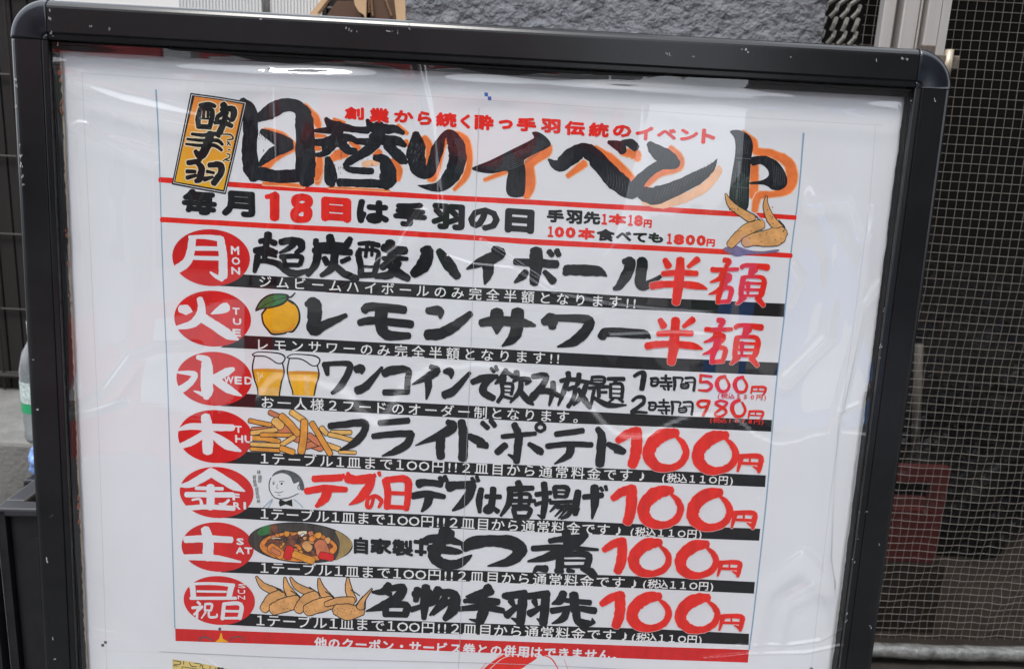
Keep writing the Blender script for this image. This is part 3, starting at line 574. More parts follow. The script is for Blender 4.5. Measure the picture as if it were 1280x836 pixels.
for x, y, s_, vert in CH:
    for q in range(3):
        u, v = px2uv(x + rr_.uniform(-1.5, 1.5), y + rr_.uniform(-1.2, 1.2) * (2 if vert else 1), 0.0122); a = s_ * 0.00024 * rr_.uniform(.5, 1.2); b = len(cm.v); ax, ay = (a * .45, a * 1.2) if vert else (a * .9, a * .5)
        for k in range(5): t = k * 1.256 + rr_.uniform(-.4, .4); cm.v.append((u + ax * math.cos(t), v - OB + ay * math.sin(t), 0.01215 + (0.0003 if False else 0)))
        cm.f.append(tuple(range(b, b + 5))); cm.m.append(0)
o = cm.build('paint_chips', chip, stand); o['kind'] = 'stuff'

# clear film pocket over the poster, loose and creased
SEG = []
def crease(pl, a, sg_): P = [px2uv(*q) for q in pl]; SEG.append((P, a, sg_))
crease([(880, 806), (930, 800), (985, 798), (1020, 792), (1046, 778)], .0011, .0012); crease([(876, 818), (930, 811), (1000, 808), (1046, 798)], .0011, .0012); crease([(1046, 772), (1036, 740), (1030, 690), (1035, 600), (1040, 520), (1070, 400), (1086, 260)], .0016, .0022)
crease([(1046, 510), (1060, 450), (1075, 380), (1096, 350)], .0012, .0018); crease([(1046, 511), (1072, 500), (1082, 480)], .001, .0015); crease([(120, 793), (160, 795), (230, 806), (262, 818), (285, 836), (300, 860)], .0009, .0010)
crease([(118, 780), (160, 788), (215, 792)], .0006, .0014); crease([(560, 320), (590, 330), (640, 335), (690, 366), (760, 380), (830, 388), (890, 392)], .0008, .0012); crease([(600, 300), (640, 325), (690, 360)], .0008, .0012)
crease([(505, 305), (470, 330), (440, 352), (415, 370)], .0008, .0022); crease([(530, 265), (505, 300)], .0012, .003); crease([(760, 418), (840, 415), (900, 417)], .0005, .001); crease([(80, 84), (200, 90), (320, 96), (500, 100), (700, 112), (900, 122), (1110, 140)], .0022, .0045)
crease([(990, 330), (1000, 345), (985, 380)], .0006, .0015); crease([(1010, 245), (1060, 242), (1075, 290)], .0009, .004); crease([(945, 620), (925, 700), (912, 800)], .0006, .0018); crease([(98, 160), (104, 155), (114, 156)], .0007, .0012); crease([(175, 160), (180, 168), (192, 176)], .0007, .0012)
crease([(390, 800), (410, 780), (425, 750)], .0004, .0015); crease([(940, 800), (955, 720), (1000, 690), (1030, 720)], .0012, .006); crease([(970, 790), (980, 740), (1010, 725)], .001, .004); crease([(520, 60), (540, 160), (548, 260)], .0007, .003); crease([(340, 90), (345, 200)], .0004, .0015)
crease([(84, 510), (112, 502), (140, 482), (168, 444), (200, 432), (250, 430)], .0012, .0022); crease([(84, 518), (120, 512), (160, 500)], .0008, .002); crease([(100, 110), (160, 130), (250, 150)], .0012, .004)
crease([(88, 150), (130, 172), (200, 196)], .0010, .0035); crease([(112, 690), (150, 740), (200, 770)], .0007, .0025); crease([(1000, 200), (1040, 300), (1030, 420), (980, 470)], .0012, .005)
SB_ = []
for P, a, sg_ in SEG:
    xs = [q[0] for q in P]; ys = [q[1] for q in P]; SB_.append((min(xs) - 3 * sg_, max(xs) + 3 * sg_, min(ys) - 3 * sg_, max(ys) + 3 * sg_, P, a, sg_))
def film_h(u, v):
    q = Vector((u * 7, v * 6, 1.7)); h = mnoise.noise(q) * 0.0040 + mnoise.noise(Vector((u * 17, v * 9, 4.4))) * 0.0016 + mnoise.noise(Vector((u * 60, v * 14, 9.1))) * 0.00010
    for x0, x1, y0, y1, P, a, sg_ in SB_:
        if x0 < u < x1 and y0 < v < y1:
            dm = 9
            for (ax, ay), (bx_, by_) in zip(P, P[1:]):
                dx, dy = bx_ - ax, by_ - ay; t = max(0, min(1, ((u - ax) * dx + (v - ay) * dy) / (dx * dx + dy * dy))); dm = min(dm, math.hypot(u - ax - dx * t, v - ay - dy * t))
            if dm < 3 * sg_: h += (0.9 + 1.6 * mnoise.noise(Vector((u * 14, v * 14, a * 3000)))) * a * math.exp(-(dm / sg_) ** 2)
    e = min(u - OL - .030, OR_ - .030 - u, OT - .028 - v)
    return h
V = []; F = []; NX, NY = 620, 560; u0, u1, v0, v1 = OL + 0.0281, OR_ - 0.0281, -0.42, OT - 0.0275
for j in range(NY + 1):
    for i in range(NX + 1):
        u = u0 + (u1 - u0) * i / NX; v = v0 + (v1 - v0) * j / NY; V.append((u, v - OB, 0.0068 + max(film_h(u, v), -0.0060)))
for j in range(NY):
    for i in range(NX): a = j * (NX + 1) + i; F.append((a, a + 1, a + NX + 2, a + NX + 1))
b = len(V); V += [(u0, OB + .03 - OB, .0052), (u1, OB + .03 - OB, .0052)]; F.append(tuple([b, b + 1] + list(range(NX, -1, -1))))
cov = mesh_obj('film_cover', V, F, film('film_clear', (0.99, 0.99, 0.99), 2.8, 0.025, 0, 0, 0.002), stand, smooth=True)


# ------------------------------------------------------------------ the poster and its print
UL, UR, VT, VB = -0.3095, 0.2835, 0.0965, -0.745
poster = mesh_obj('poster', [(UL, VB, 0), (UR, VB, 0), (UR, VT, 0), (UL, VT, 0)], [(0, 1, 2, 3)], mat('poster_paper', (0.74, 0.755, 0.79), 0.6, nscale=8, namt=0.015, bump=0.25, bscale=900, bdist=0.0002), mw=PM @ Matrix.Translation((0, 0, 0.0006)))
tag(poster, 'white menu poster with black and red brush lettering behind clear film in the black stand', 'poster')
def NP(layer): return Print(layer)

# rules, dotted edge, seams, crop marks
p = NP(1); p.brush('0', 'r', '201,225:6.6 330,233.4 456,241 576,248.2 696,254.6 912,267 993,272:6'); p.build('red_rule', poster, 'red rule running under the brush title')
p = NP(1); p.brush('0', 'r', '203,274.6:6.8 330,282 456,288.6 576,296.2 680,303 904,314.6 988,319.5:6'); p.build('red_rule', poster, 'red rule running above the Monday row')
p = NP(1); p.brush('0', 'l', '195.5,113:2.2 199,180:1.6 204,340:1.4 209,450:1.4 212.6,560:1.4 216,680 219,784:1.6'); p.build('blue_rule', poster, 'thin blue rule down the left of the menu')
p = NP(1); p.brush('0', 'l', '1004,167:2.4 998,240:1.8 988,319 980,395 969,490 958,620 942,765 936,811:1.8'); p.build('blue_rule', poster, 'thin blue rule down the right of the menu')
p = NP(1); p.poly('0', 'R', '219.4,784.6 310,788 400,791.4 600,799 816,807 936,811 934.5,827 816,823 600,814.5 400,806 310,803 219.8,800', 1); rb = p.build('red_band', poster, 'red band along the foot of the menu')
p = NP(3); p.line('他のクーポン・サービス券との併用はできません。', (401, 802.5), (772, 818.5), 14.5, 'W', 0.034); p.build('lettering', rb)
p = NP(2); p.brush('Q', 'f', '248,656:9 262,632 300,634 330,656:7;430,656:7 460,632 505,630 532,656:9;375,578:18 378,592:10'); p.poly('Q', 'y', '345,662 372,640 380,606 388,606 394,640 432,662', 1)
p.build('crown_picture', poster)
p = NP(1)
def dots(P, gap=2.6, wd=0.55):
    d = 0
    for (x0, y0), (x1, y1) in zip(P, P[1:]):
        L = math.hypot(x1 - x0, y1 - y0); t = 0
        while t < L:
            a = t / L; b = min(1, (t + 1.1) / L); p.ribbon([(x0 + (x1 - x0) * a, y0 + (y1 - y0) * a, wd), (x0 + (x1 - x0) * b, y0 + (y1 - y0) * b, wd)], 'd'); t += gap
dots([(103, 91.6), (250, 102), (440, 115), (696, 131), (912, 146), (1102, 157)])
dots([(103, 91.6), (113, 300), (124, 540), (134, 836), (137, 900)])
dots([(1094, 158), (1086, 261), (1038.5, 611), (1021, 767), (1012, 850)])
dots([(131, 812), (400, 822), (656, 829), (1015, 846)], 3.2, 0.35)
p.build('dotted_guide', poster)
p = NP(12); p.brush('0', 'd', '599,135:0.5 593,300 588,455 582,590 578,716 575,800 573,836;200,813:0.6 400,822 656,829 900,842:0.5', jit=0); p.build('paper_seam', poster)
p = NP(1)
for x, y in ((605.5, 116), (609.6, 121)): p.poly('0', 'B', f'{x},{y} {x+4.4},{y+.2} {x+4.6},{y+5} {x+.2},{y+4.8}', 1)
p.build('register_mark', poster, 'blue stepped mark at the head of the poster')
p = NP(1)
for x, y in ((130.6, 800), (127, 803.6)): p.poly('0', 'f', f'{x},{y} {x+3.6},{y+.2} {x+3.7},{y+3.6} {x+.2},{y+3.4}', 1)
p.build('register_mark', poster)
p = NP(1); p.poly('0', 'f', '1012,833 1015.6,833.2 1015.7,836.6 1012.2,836.4', 1)
p.build('register_mark', poster)

# title shadow and title
p = NP(2)
for k_, g in (('O', 14), ('o', 0)):
    p.brush('A', k_, '900,150:60 970,220:60 995,270:30;990,460:70 990,560:60 985,620:30;660,295:40 760,320:40 840,380:30;845,400:40 720,450:70 660,520:60;650,622:20 800,630:20 900,640:20', grow=g, scale=0.9)
    p.brush('U', k_, '345,140:25 440,175:30;185,290:40 270,295:20;175,400:60 220,410:30;460,460:60 400,460:100 320,500:60;215,500:60 210,600:80 190,680:60;500,350:40 570,400:50;760,440:60 720,470:50;620,550:45 740,530:50;880,520:60 940,600:60 930,690:40;930,200:40 1010,270:35;1000,340:40 1030,390:30;300,760:16 600,775:16 850,790:14', grow=g, scale=0.9)
    p.brush('B', k_, '450,350:60 485,400:50 475,520:40;600,300:30 700,350:60 735,470:40 710,580:40 640,660:20;590,340:30 560,430:30 520,580:40 480,600:20;1240,390:20 1215,430:60 1110,500:70 1115,620:70 1090,700:50;830,600:20 960,550:30', grow=g, scale=0.9)
    p.brush('C', k_, '150,575:30 250,500:50;320,400:30 430,480:60 550,590:40;490,430:40 570,440:70 585,470:40;790,400:30 850,460:40 845,530:30 720,560:50 640,620:60 625,650:40;620,740:14 740,745:60 880,710:50 1010,640:50 1085,550:40 1090,520:14', grow=g, scale=0.9)
    p.brush('D', k_, '740,100:20 808,160:40 825,220:50 920,235:50 1020,290:70 1050,380:75 1020,460:60 930,490:40 840,500:50 815,590:40', grow=g, scale=0.9)
    p.brush('D', 'o' if k_ == 'o' else 'O', '815,300:44 812,400:50 808,500:50', grow=g)
p.build('title_shadow', poster, 'orange brush shadow beside the title')
p = NP(3); p.gs = 1.16
p.brush('A', 't', '518,108:40 560,170:76 568,290:80 560,420:84 572,520:88 590,585:60;620,212:50 700,170:84 770,135:74 850,140:70 905,190:80;880,160:66 905,230:96 908,400:106 912,560:106 918,605:84;630,562:76 720,578:70 840,575:70 900,575:60;640,298:32 720,340:66 800,378:72;810,385:60 720,425:60 650,480:40 626,510:18')
p.brush('U', 't', '275,138:34 330,200:90 420,210:70 540,235:50 650,240:60;180,245:30 310,240:60;170,350:50 260,350:70 380,330:110 480,310:60 560,340:50 650,345:60;390,200:90 370,300:90 320,400:60 250,455:50 180,465:30;250,350:40 262,430:40;400,340:80 470,420:70 540,430:50;650,150:30 700,220:80 820,230:80 900,230:64 975,265:36;690,300:60 800,330:80 920,340:76 990,378:40;750,200:90 750,300:100 680,400:90 560,480:70 480,530:60 440,555:30;830,380:70 900,440:84 960,500:84 1000,530:40;290,500:50 312,600:96 320,700:96 330,735:50;450,570:40 500,600:50 640,610:56 690,612:50;720,490:50 800,510:84 838,620:130 832,710:130 820,755:60;400,715:70 560,720:64 740,725:66 800,735')
p.brush('B', 't', '400,315:40 405,380:90 400,450:100 420,530:90 470,560:60 500,520:60 535,410:66 570,330:36 610,320:60 650,380:90 660,470:95 625,570:90 550,640:60 470,645:30 415,635:6')
p.poly('B', 't', '1125,305 1160,300 1210,330 1243,375 1220,402 1130,445 1075,478 1085,540 1080,680 1050,708 990,705 963,670 966,600 970,545 880,560 790,550 750,525 860,480 1000,410 1120,350 1136,332', 3)
p.brush('C', 't', '30,475:16 90,510:66 170,455:92 240,415:76 300,440:86 380,530:100 470,620:106 540,675:80 590,665:56;405,365:22 470,390:60 490,420:45;490,362:20 540,372:50 570,398:46;660,378:36 700,420:76 780,470:84 820,500:60;800,505:50 720,510:54 640,565:56 580,630:70 565,680:60;620,685:76 690,700:94 830,650:84 950,590:74 1040,530:44 1080,470:4')
p.poly('D', 't', '660,97 720,90 785,128 805,190 795,260 782,420 777,560 750,587 690,560 655,520 670,380 690,260 695,190 686,135', 3)
p.poly('D', 't', '790,262 850,250 900,255 940,290 930,360 925,448 870,430 788,428 790,414 862,402 902,372 892,332 850,302 800,312', 3)
p.poly('D', 't', '872,255 950,280 1008,360 1016,430 965,466 905,448 925,380 915,310', 3)
p.build('title_lettering', poster, 'big black brush title across the top')
p = NP(4)
for i in range(7): p.brush('B', 'g', f'{640+i*9},340:2.2 {668+i*7},450:2.6 {640+i*9},560:1.5')
for i in range(9): p.brush('B', 'g', f'{800+i*12},{528+i*2}:1.5 {960+i*6},{455+i*9}:2.6 {1090+i*5},{400+i*8}:2.6 {1150+i*8},{330+i*5}:1.5')
for i in range(8): p.brush('C', 'g', f'{395+i*18},{520+i*14}:1.5 {400+i*18},{600+i*10}:3 {385+i*18},{640+i*9}:1.5')
for i in range(17): p.brush('C', 'g', f'{690+i*22},{735-i*12}:1.5 {715+i*22},{670-i*12}:2.6')
for i in range(7): p.brush('D', 'g', f'{702+i*13},{140+i*3}:1.5 {712+i*9},240:2.2'); p.brush('D', 'g', f'{690+i*13},280:1.5 {678+i*14},420:2.4 {682+i*13},{520+i*4}:1.5')
p.brush('D', 'g', '690,262:5 790,270:4;676,440:4 776,452:4;718,290:16 712,400:12 700,520:5', jit=.5)
for i in range(7): p.brush('D', 'g', f'{925+i*12},{290+i*9}:2 {935+i*11},{440-i*2}:2')
for i in range(40):
    x, y = random.choice([(random.uniform(1090, 1150), random.uniform(240, 640)), (random.uniform(1290, 1345), random.uniform(330, 640)), (random.uniform(600, 700), random.uniform(290, 420))])
    L_ = random.uniform(6, 22); p.brush('A', 'g', f'{x:.0f},{y:.0f}:{random.uniform(2,5):.1f} {x+random.uniform(-4,4):.0f},{y+L_:.0f}:2')
for i in range(16):
    x = random.uniform(375, 440); y = random.uniform(360, 480); p.brush('B', 'g', f'{x:.0f},{y:.0f}:4 {x-6:.0f},{y+random.uniform(8,24):.0f}:2')
p.build('brush_streak', poster, 'pale dry brush streaks in the title')

# gold plaque
p = NP(5); p.poly('A', 't', '193,58 372,82 547,112 482,400 413,690 245,660 76,628 135,340', 1)
p.poly('A', 'w', '200,68 370,91 538,120 474,405 408,680 246,651 86,620 143,343', 1); p.poly('A', 't', '203,72 370,95 534,123 471,405 405,676 246,647 89,617 147,343', 1)
p.poly('A', 'z', '219,80 370,102 520,130 458,405 398,664 245,636 98,611 156,343', 1)
pq = p.build('logo_plaque', poster, 'black edged gold plaque tilted at the head of the title')
PL = '165,110:26 235,104:36 285,118:24;165,140:28 150,210:36 152,285:30;180,140:24 255,146:30 262,200:34 240,290:32;160,280:34 235,284:34;200,115:20 192,200:22;232,115:20 228,200:20;165,215:14 240,218:14;350,105:44 372,150:36 310,200:30 295,240:24;335,145:26 430,142:44 428,215:36 405,235:20;385,170:22 372,200 400,222:20;285,250:26 340,244:34 418,275:30;368,190:36 350,260:40 322,328:44;100,340:20 200,350:26 280,338:30 318,360:22;62,380:16 180,392:22 300,392:26 345,425:20;52,420:16 160,432:22 280,432:26 338,470:20;248,340:50 222,430:60 170,515:54 128,478:28;70,570:34 140,560:34 168,545:24;150,575:34 178,620:44 160,700:44 132,718:30;60,640:28 125,642:24;62,690:30 130,672:24;240,590:34 325,588:44 332,650:44 275,735:42;222,640:24 275,652:20;200,702:34 265,685:20'
SM = '350,342:9 410,346:11 430,378:11 384,386:8;382,400:7 410,432:8;398,404:8 384,430:7;390,462:8 408,470:8;382,500:8 404,506:8 398,530:9 372,545:8 400,556:8;350,556:8 372,540:8'
p = NP(6); p.gs = 1.25; p.brush('V', 'c', PL, grow=17, jit=.05); p.brush('V', 'c', SM, grow=12); p.build('lettering_halo', pq)
p = NP(7); p.gs = 1.25; p.brush('V', 'k', PL); p.brush('V', 'k', SM); p.build('lettering', pq)

# heavy sans line under the title
p = NP(3)
for ch, x0, y0, x1, y1, k_ in (('毎', 138, 652, 358, 826, 'k'), ('月', 385, 662, 597, 838, 'k'), ('日', 1008, 703, 1197, 870, 'r')): p.glyph_box(ch, 'A', x0, y0, x1, y1, k_, 0.054 if ch != '日' else 0.07)
for ch, x0, y0, x1, y1 in (('は', 30, 718, 235, 882), ('手', 258, 732, 470, 900), ('羽', 495, 742, 706, 918), ('の', 725, 765, 925, 925), ('日', 955, 775, 1140, 940)): p.glyph_box(ch, 'B', x0, y0, x1, y1, 'k', 0.058)
p.brush('A', 'r', '668,706:30 700,700:34 716,700:60;718,700:62 718,835:60;890,706:44 850,720:52 848,750:44 890,772:44 925,795:56 920,835:54 890,848:42 848,838:52 846,800:54 890,772:44 930,750:46 928,720:50 890,706:44', jit=.03)
p.build('subtitle_lettering', poster, 'heavy black and red line of lettering between the two red rules')
p = NP(3)
for ch, x0, y0, x1, y1, k_ in (('手', 258, 530, 325, 585, 'k'), ('羽', 332, 533, 395, 590, 'k'), ('先', 400, 538, 466, 592, 'k'), ('１', 470, 548, 492, 592, 'r'), ('本', 496, 546, 566, 594, 'r'), ('１', 572, 552, 592, 596, 'r'), ('8', 595, 553, 630, 598, 'r'), ('円', 632, 570, 664, 604, 'r'),
   ('１', 262, 596, 284, 640, 'r'), ('0', 288, 597, 326, 642, 'r'), ('0', 330, 599, 370, 644, 'r'), ('本', 378, 601, 445, 651, 'r'), ('食', 450, 605, 521, 657, 'k'), ('べ', 525, 614, 586, 656, 'k'), ('て', 590, 620, 645, 661, 'k'), ('も', 650, 620, 709, 663, 'k'),
   ('１', 722, 624, 743, 667, 'r'), ('8', 748, 626, 790, 670, 'r'), ('0', 794, 628, 832, 672, 'r'), ('0', 836, 630, 873, 674, 'r'), ('円', 875, 645, 908, 677, 'r')): p.glyph_box(ch, '6', x0, y0, x1, y1, k_, 0.05)
p.build('offer_lettering', poster, 'two small black and red lines at the right between the red rules')
p = NP(5)
HB = [('創', -46, 142, 76, 228), ('業', 110, 148, 234, 248), ('か', 264, 163, 386, 247), ('ら', 410, 170, 500, 262), ('続', 524, 176, 656, 275), ('く', 676, 188, 740, 282), ('酔', 764, 190, 886, 294), ('っ', 915, 222, 1006, 288), ('手', 1028, 208, 1152, 302), ('羽', 1180, 216, 1303, 312)]
HC = [('伝', 128, 230, 256, 328), ('統', 278, 240, 406, 338), ('の', 428, 253, 546, 338), ('イ', 570, 262, 682, 356), ('ベ', 704, 276, 826, 352), ('ン', 848, 280, 962, 362), ('ト', 982, 280, 1070, 380)]
for c_, L_ in (('B', HB), ('C', HC)):
    for ch, x0, y0, x1, y1 in L_: p.glyph_box(ch, c_, x0, y0, x1, y1, 'r', 0.048)
p.build('headline_lettering', poster, 'small red line of lettering over the title')

# caption strips
ADV = {'!': .4, '１': .72, 'O': .76, '２': .9}
TAX = '(税込１１O円)'; TADV = {'(': .6, ')': .6}
STR = [
 ('300,343 306,343 440,351 696,364.4 818,372 980.6,379.4 979.6,396 936,394 696,381 440,367.4 400,364.6 272,357', 'ジムビームハイボールのみ完全半額となります!!', (332, 352.4), (793, 379), None, 'black caption strip with white lettering under the Monday row'),
 ('300,418 306,419 440,426 696,440 818,446.4 972.4,453 971,469 836,463 696,456 440,442 276,434', 'レモンサワーのみ完全半額となります!!', (329, 430.6), (697.6, 448), None, 'black caption strip with white lettering under the lemon row'),
 ('300,491 312,492 440,499 696,512 836,519 964.6,524.4 963.6,539 836,533.4 696,528 440,514.6 276,507', 'お一人様２フードのオーダー制となります。', (335, 502.6), (724, 521.5), None, 'black caption strip with white lettering under the beer row'),
 ('300,563 312,564 440,569.4 580,577.6 836,588 957,593.4 956,608 836,603 580,593 440,585 276,578', '１テーブル１皿まで１OO円!!２皿目から通常料金です♪', (331, 572.5), (802.4, 594.4), ((829.4, 596.5), (914, 600)), 'black caption strip with white lettering under the fries row'),
 ('290,632 306,633 360,635 616,646 816,655 950,660 948.6,675 816,670 616,662 360,651 280,646.4', '１テーブル１皿まで１OO円!!２皿目から通常料金です♪', (331, 641.5), (773, 662.4), ((790, 663.6), (875, 667)), 'black caption strip with white lettering under the Friday row'),
 ('300,700 312,701 360,703 616,713 816,720 943.4,726.4 942,741 816,735 616,727 360,718 276,714.4', '１テーブル１皿まで１OO円!!２皿目から通常料金です♪', (331, 709), (792.4, 728.4), ((805.6, 728.6), (889.4, 732)), 'black caption strip with white lettering under the stew row'),
 ('300,765 316,766 400,771 656,780 816,785 936,791 935.6,805 816,800.4 656,794 400,786 276,779.4', '１テーブル１皿まで１OO円!!２皿目から通常料金です♪', (326, 774.4), (780.6, 794), ((791.6, 795.4), (875, 798.4)), 'black caption strip with white lettering under the chicken wing row')]
for poly, text, c0, c1, tax, lab in STR:
    p = NP(2); p.poly('0', 's', poly, 1); st = p.build('caption_strip', poster, lab)
    p = NP(9 if False else 3); p.line(text, c0, c1, 16.0, 'w', 0.012, ADV, 1.06)
    if tax: p.line(TAX, tax[0], tax[1], 12, 'w', 0.018, TADV, 1.05)
    p.build('lettering', st)

# weekday badges
BD = [
 (264.3, 322, 48.6, 35.4, 'E', '188,158:22 280,156:27 376,166:38;205,165:46 196,235:50 172,310:54 118,352:58;380,170:48 394,260:52 396,350:56 396,400:56;390,420:30 350,400:24 318,376:12;215,227:28 372,229:28;208,286:26 376,290:26', [('M', 445, 212, 497, 268), ('O', 450, 280, 503, 332), ('N', 448, 342, 503, 392)], 'Monday'),
 (266.2, 398, 48, 34.8, 'E', '135,605:50 172,612:60 204,622:6;415,595:60 380,610:54 322,636:6;252,545:40 262,590:46 252,650:60 200,700:50 100,722:20;270,660:60 350,712:60 430,765:60 490,795:14', [('T', 455, 596, 500, 642), ('U', 458, 662, 510, 706), ('E', 455, 728, 508, 778)], 'Tuesday'),
 (268.2, 473, 47.2, 33.6, 'I', '240,106:30 285,120:50 295,160:72 296,310:76 292,355:40;296,350:30 240,325:18 214,316:6;115,200:14 190,205:32 222,220:36 180,275:44 112,318:50;460,180:26 420,197:50 345,238:50;345,245:50 430,305:52 510,345:12', [('W', 400, 222, 462, 272), ('E', 468, 224, 514, 276), ('D', 530, 226, 580, 278)], 'Wednesday'),
 (269.5, 545, 46.6, 33, 'I', '116,560:14 190,538:40 330,543:46 455,545:40;288,480:60 300,570:72 300,690:64;270,590:44 200,632:48 128,662:34;330,588:40 420,650:62 505,690:14', [('T', 470, 532, 514, 578), ('H', 472, 590, 522, 640), ('U', 530, 592, 580, 642)], 'Thursday'),
 (271.2, 614.8, 46.2, 31.8, 'M', '325,72:56 260,112:54 190,148:44 122,158:14;325,75:56 400,120:56 470,162:50 530,190:10;228,172:22 392,176:22;168,212:34 455,214:34;318,165:50 318,290:50;205,245:14 250,240:14 262,270:22;432,246:16 405,270:20 372,268:10;160,298:32 300,288:32 462,298:32', [('F', 455, 204, 500, 250), ('R', 460, 258, 505, 306), ('I', 524, 258, 540, 304)], 'Friday'),
 (272.5, 682.8, 45.2, 30.8, 'M', '165,492:44 300,488:44 445,494:40;286,432:56 303,500:64 302,600:70;150,602:34 330,606:42 505,632:12', [('S', 480, 482, 526, 528), ('A', 476, 538, 528, 584), ('T', 530, 540, 578, 584)], 'Saturday'),
 (274.5, 749.4, 44.6, 30.4, 'Q', '190,322:12 215,300:18 340,297:18 462,308:24;205,310:34 212,385:34;450,310:36 432,385:34;235,345:14 415,348:14;195,388:20 475,388:20;238,412:16 252,426:16;205,448:18 265,442:18;262,446:16 215,490:14;236,462:16 232,512:16;285,425:13 282,465;285,424:14 326,426:16 320,464:14;282,462:12 320,464;288,474:13 262,512:9;308,468:14 310,504:15 354,504:15 358,486:8;402,425:24 392,515:26;402,424:22 506,426:26 500,512:28;396,468:16 500,470:16;390,512:16 500,512:16', [('S', 490, 298, 538, 326), ('U', 488, 334, 534, 362), ('N', 488, 370, 534, 396)], 'Sunday')]
for cx_, cy_, rx, ry, cr_, st, lt, day in BD:
    p = NP(3); p.ellipse('0', 'R', cx_, cy_, rx, ry, math.radians(4)); bo = p.build('day_badge', poster, 'red oval badge for ' + day)
    p = NP(4); p.brush(cr_, 'W', st, jit=.12)
    for ch, x0, y0, x1, y1 in lt: p.glyph_box(ch, cr_, x0, y0, x1, y1, 'W', 0.03 if day != 'Sunday' else 0.01)
    p.build('lettering', bo)

# row lettering
def row(name, layer, lst, lab):
    p = NP(9); p.gs = 1.16 if 'beer' in lab else 1.27
    for cr_, k_, st in lst: p.brush(cr_, k_, st)
    p.build(name, poster, lab)
row('menu_lettering', 4, [
 ('W', 'k', '172,55:54 168,110:50;105,112:36 165,105:40 232,128:40;65,190:44 150,180:44 238,205:36;90,200:50 180,222:26 240,242:18;155,110:44 158,200:40 140,250:34;82,240:44 78,290:46 58,365:28;80,282:26 160,276:36 260,305:44 350,372:50 430,380:46 505,352:22;280,118:44 350,108:50 440,120:54 452,170:48 405,208:26;385,140:40 330,180:34 270,208:16;280,242:34 400,235:34 455,250:34 440,305:34;300,250:34 318,310:28;306,308:34 430,312:30'),
 ('W', 'k', '575,105:40 585,148:44 700,142:44 835,152:40;692,75:54 702,140:60;862,92:40 832,145:50;560,188:42 700,190:44 865,205:44;590,200:56 572,300:54 505,392:34;645,255:40 668,295:46;855,255:30 792,282:34;730,225:56 712,330:56 620,398:30;735,318:46 810,380:50 915,428:50'),
 ('W', 'k', '935,132:26 1020,128:34 1102,145:34;945,180:34 932,230:46 948,300:44 955,400:46;945,182:18 1088,192:28 1095,260:36 1068,380:40;1005,150:26 992,240:26;1048,150:26 1044,230:22;975,322:18 1070,328:18;955,398:40 1065,392:40'),
 ('F', 'k', '240,195:50 235,238:44;200,222:40 270,240:46 332,240:40;250,250:28 225,290:26 192,284:18;200,290:24 270,288:28 345,292:20;240,302:30 190,345:34;285,318:44 240,388:44 150,402:26;230,330:34 290,380:46 350,415:34'),
 ('F', 'k', '440,240:30 475,245:56 450,325:70 388,385:44;545,245:34 600,320:60 658,400:40;890,235:40 935,255:46 880,285:60 800,315:46 718,355:10;850,300:56 850,380:52 830,448:12;1022,310:34 1140,318:42 1275,325:42;1150,248:64 1150,340:64 1138,440:44;1085,375:34 1065,400:40 1018,438:14;1205,375:26 1255,430:42'),
 ('G', 'k', '32,98:30 50,118:28;80,92:30 92,118:28;140,190:20 135,232:34;140,210:48 200,212:54 335,220:50 388,248:12;500,160:30 540,160:50 520,230:56 470,310:40 438,328:20;600,158:44 612,175:56 602,290:56 640,308:44 735,245:16')],
 'black brush lettering of the Monday row')
row('menu_lettering', 4, [
 ('E', 'k', '920,575:30 965,570:66 968,660:70 962,735:62 1040,700:46 1162,645:24'),
 ('F', 'k', '80,610:44 130,590:44 325,610:42;50,690:34 110,678:40 200,682:40 370,700:40;188,600:62 182,700:60 220,765:52 355,772:34;475,615:34 545,618:50 552,660:14;475,765:54 560,755:56 650,705:50 740,635:32;810,692:40 900,678:50 1060,688:46 1142,708:16;905,630:66 908,700:66 905,755:16;1035,628:66 1030,730:62 1000,790:54 940,835:10'),
 ('G', 'k', '0,535:40 45,520:66 52,565:40;70,512:36 270,520:46 268,580:52 190,655:50 85,690:10;362,625:46 375,598:40;380,600:46 450,600:46 620,612:46 662,636:10')],
 'black brush lettering of the lemon row')
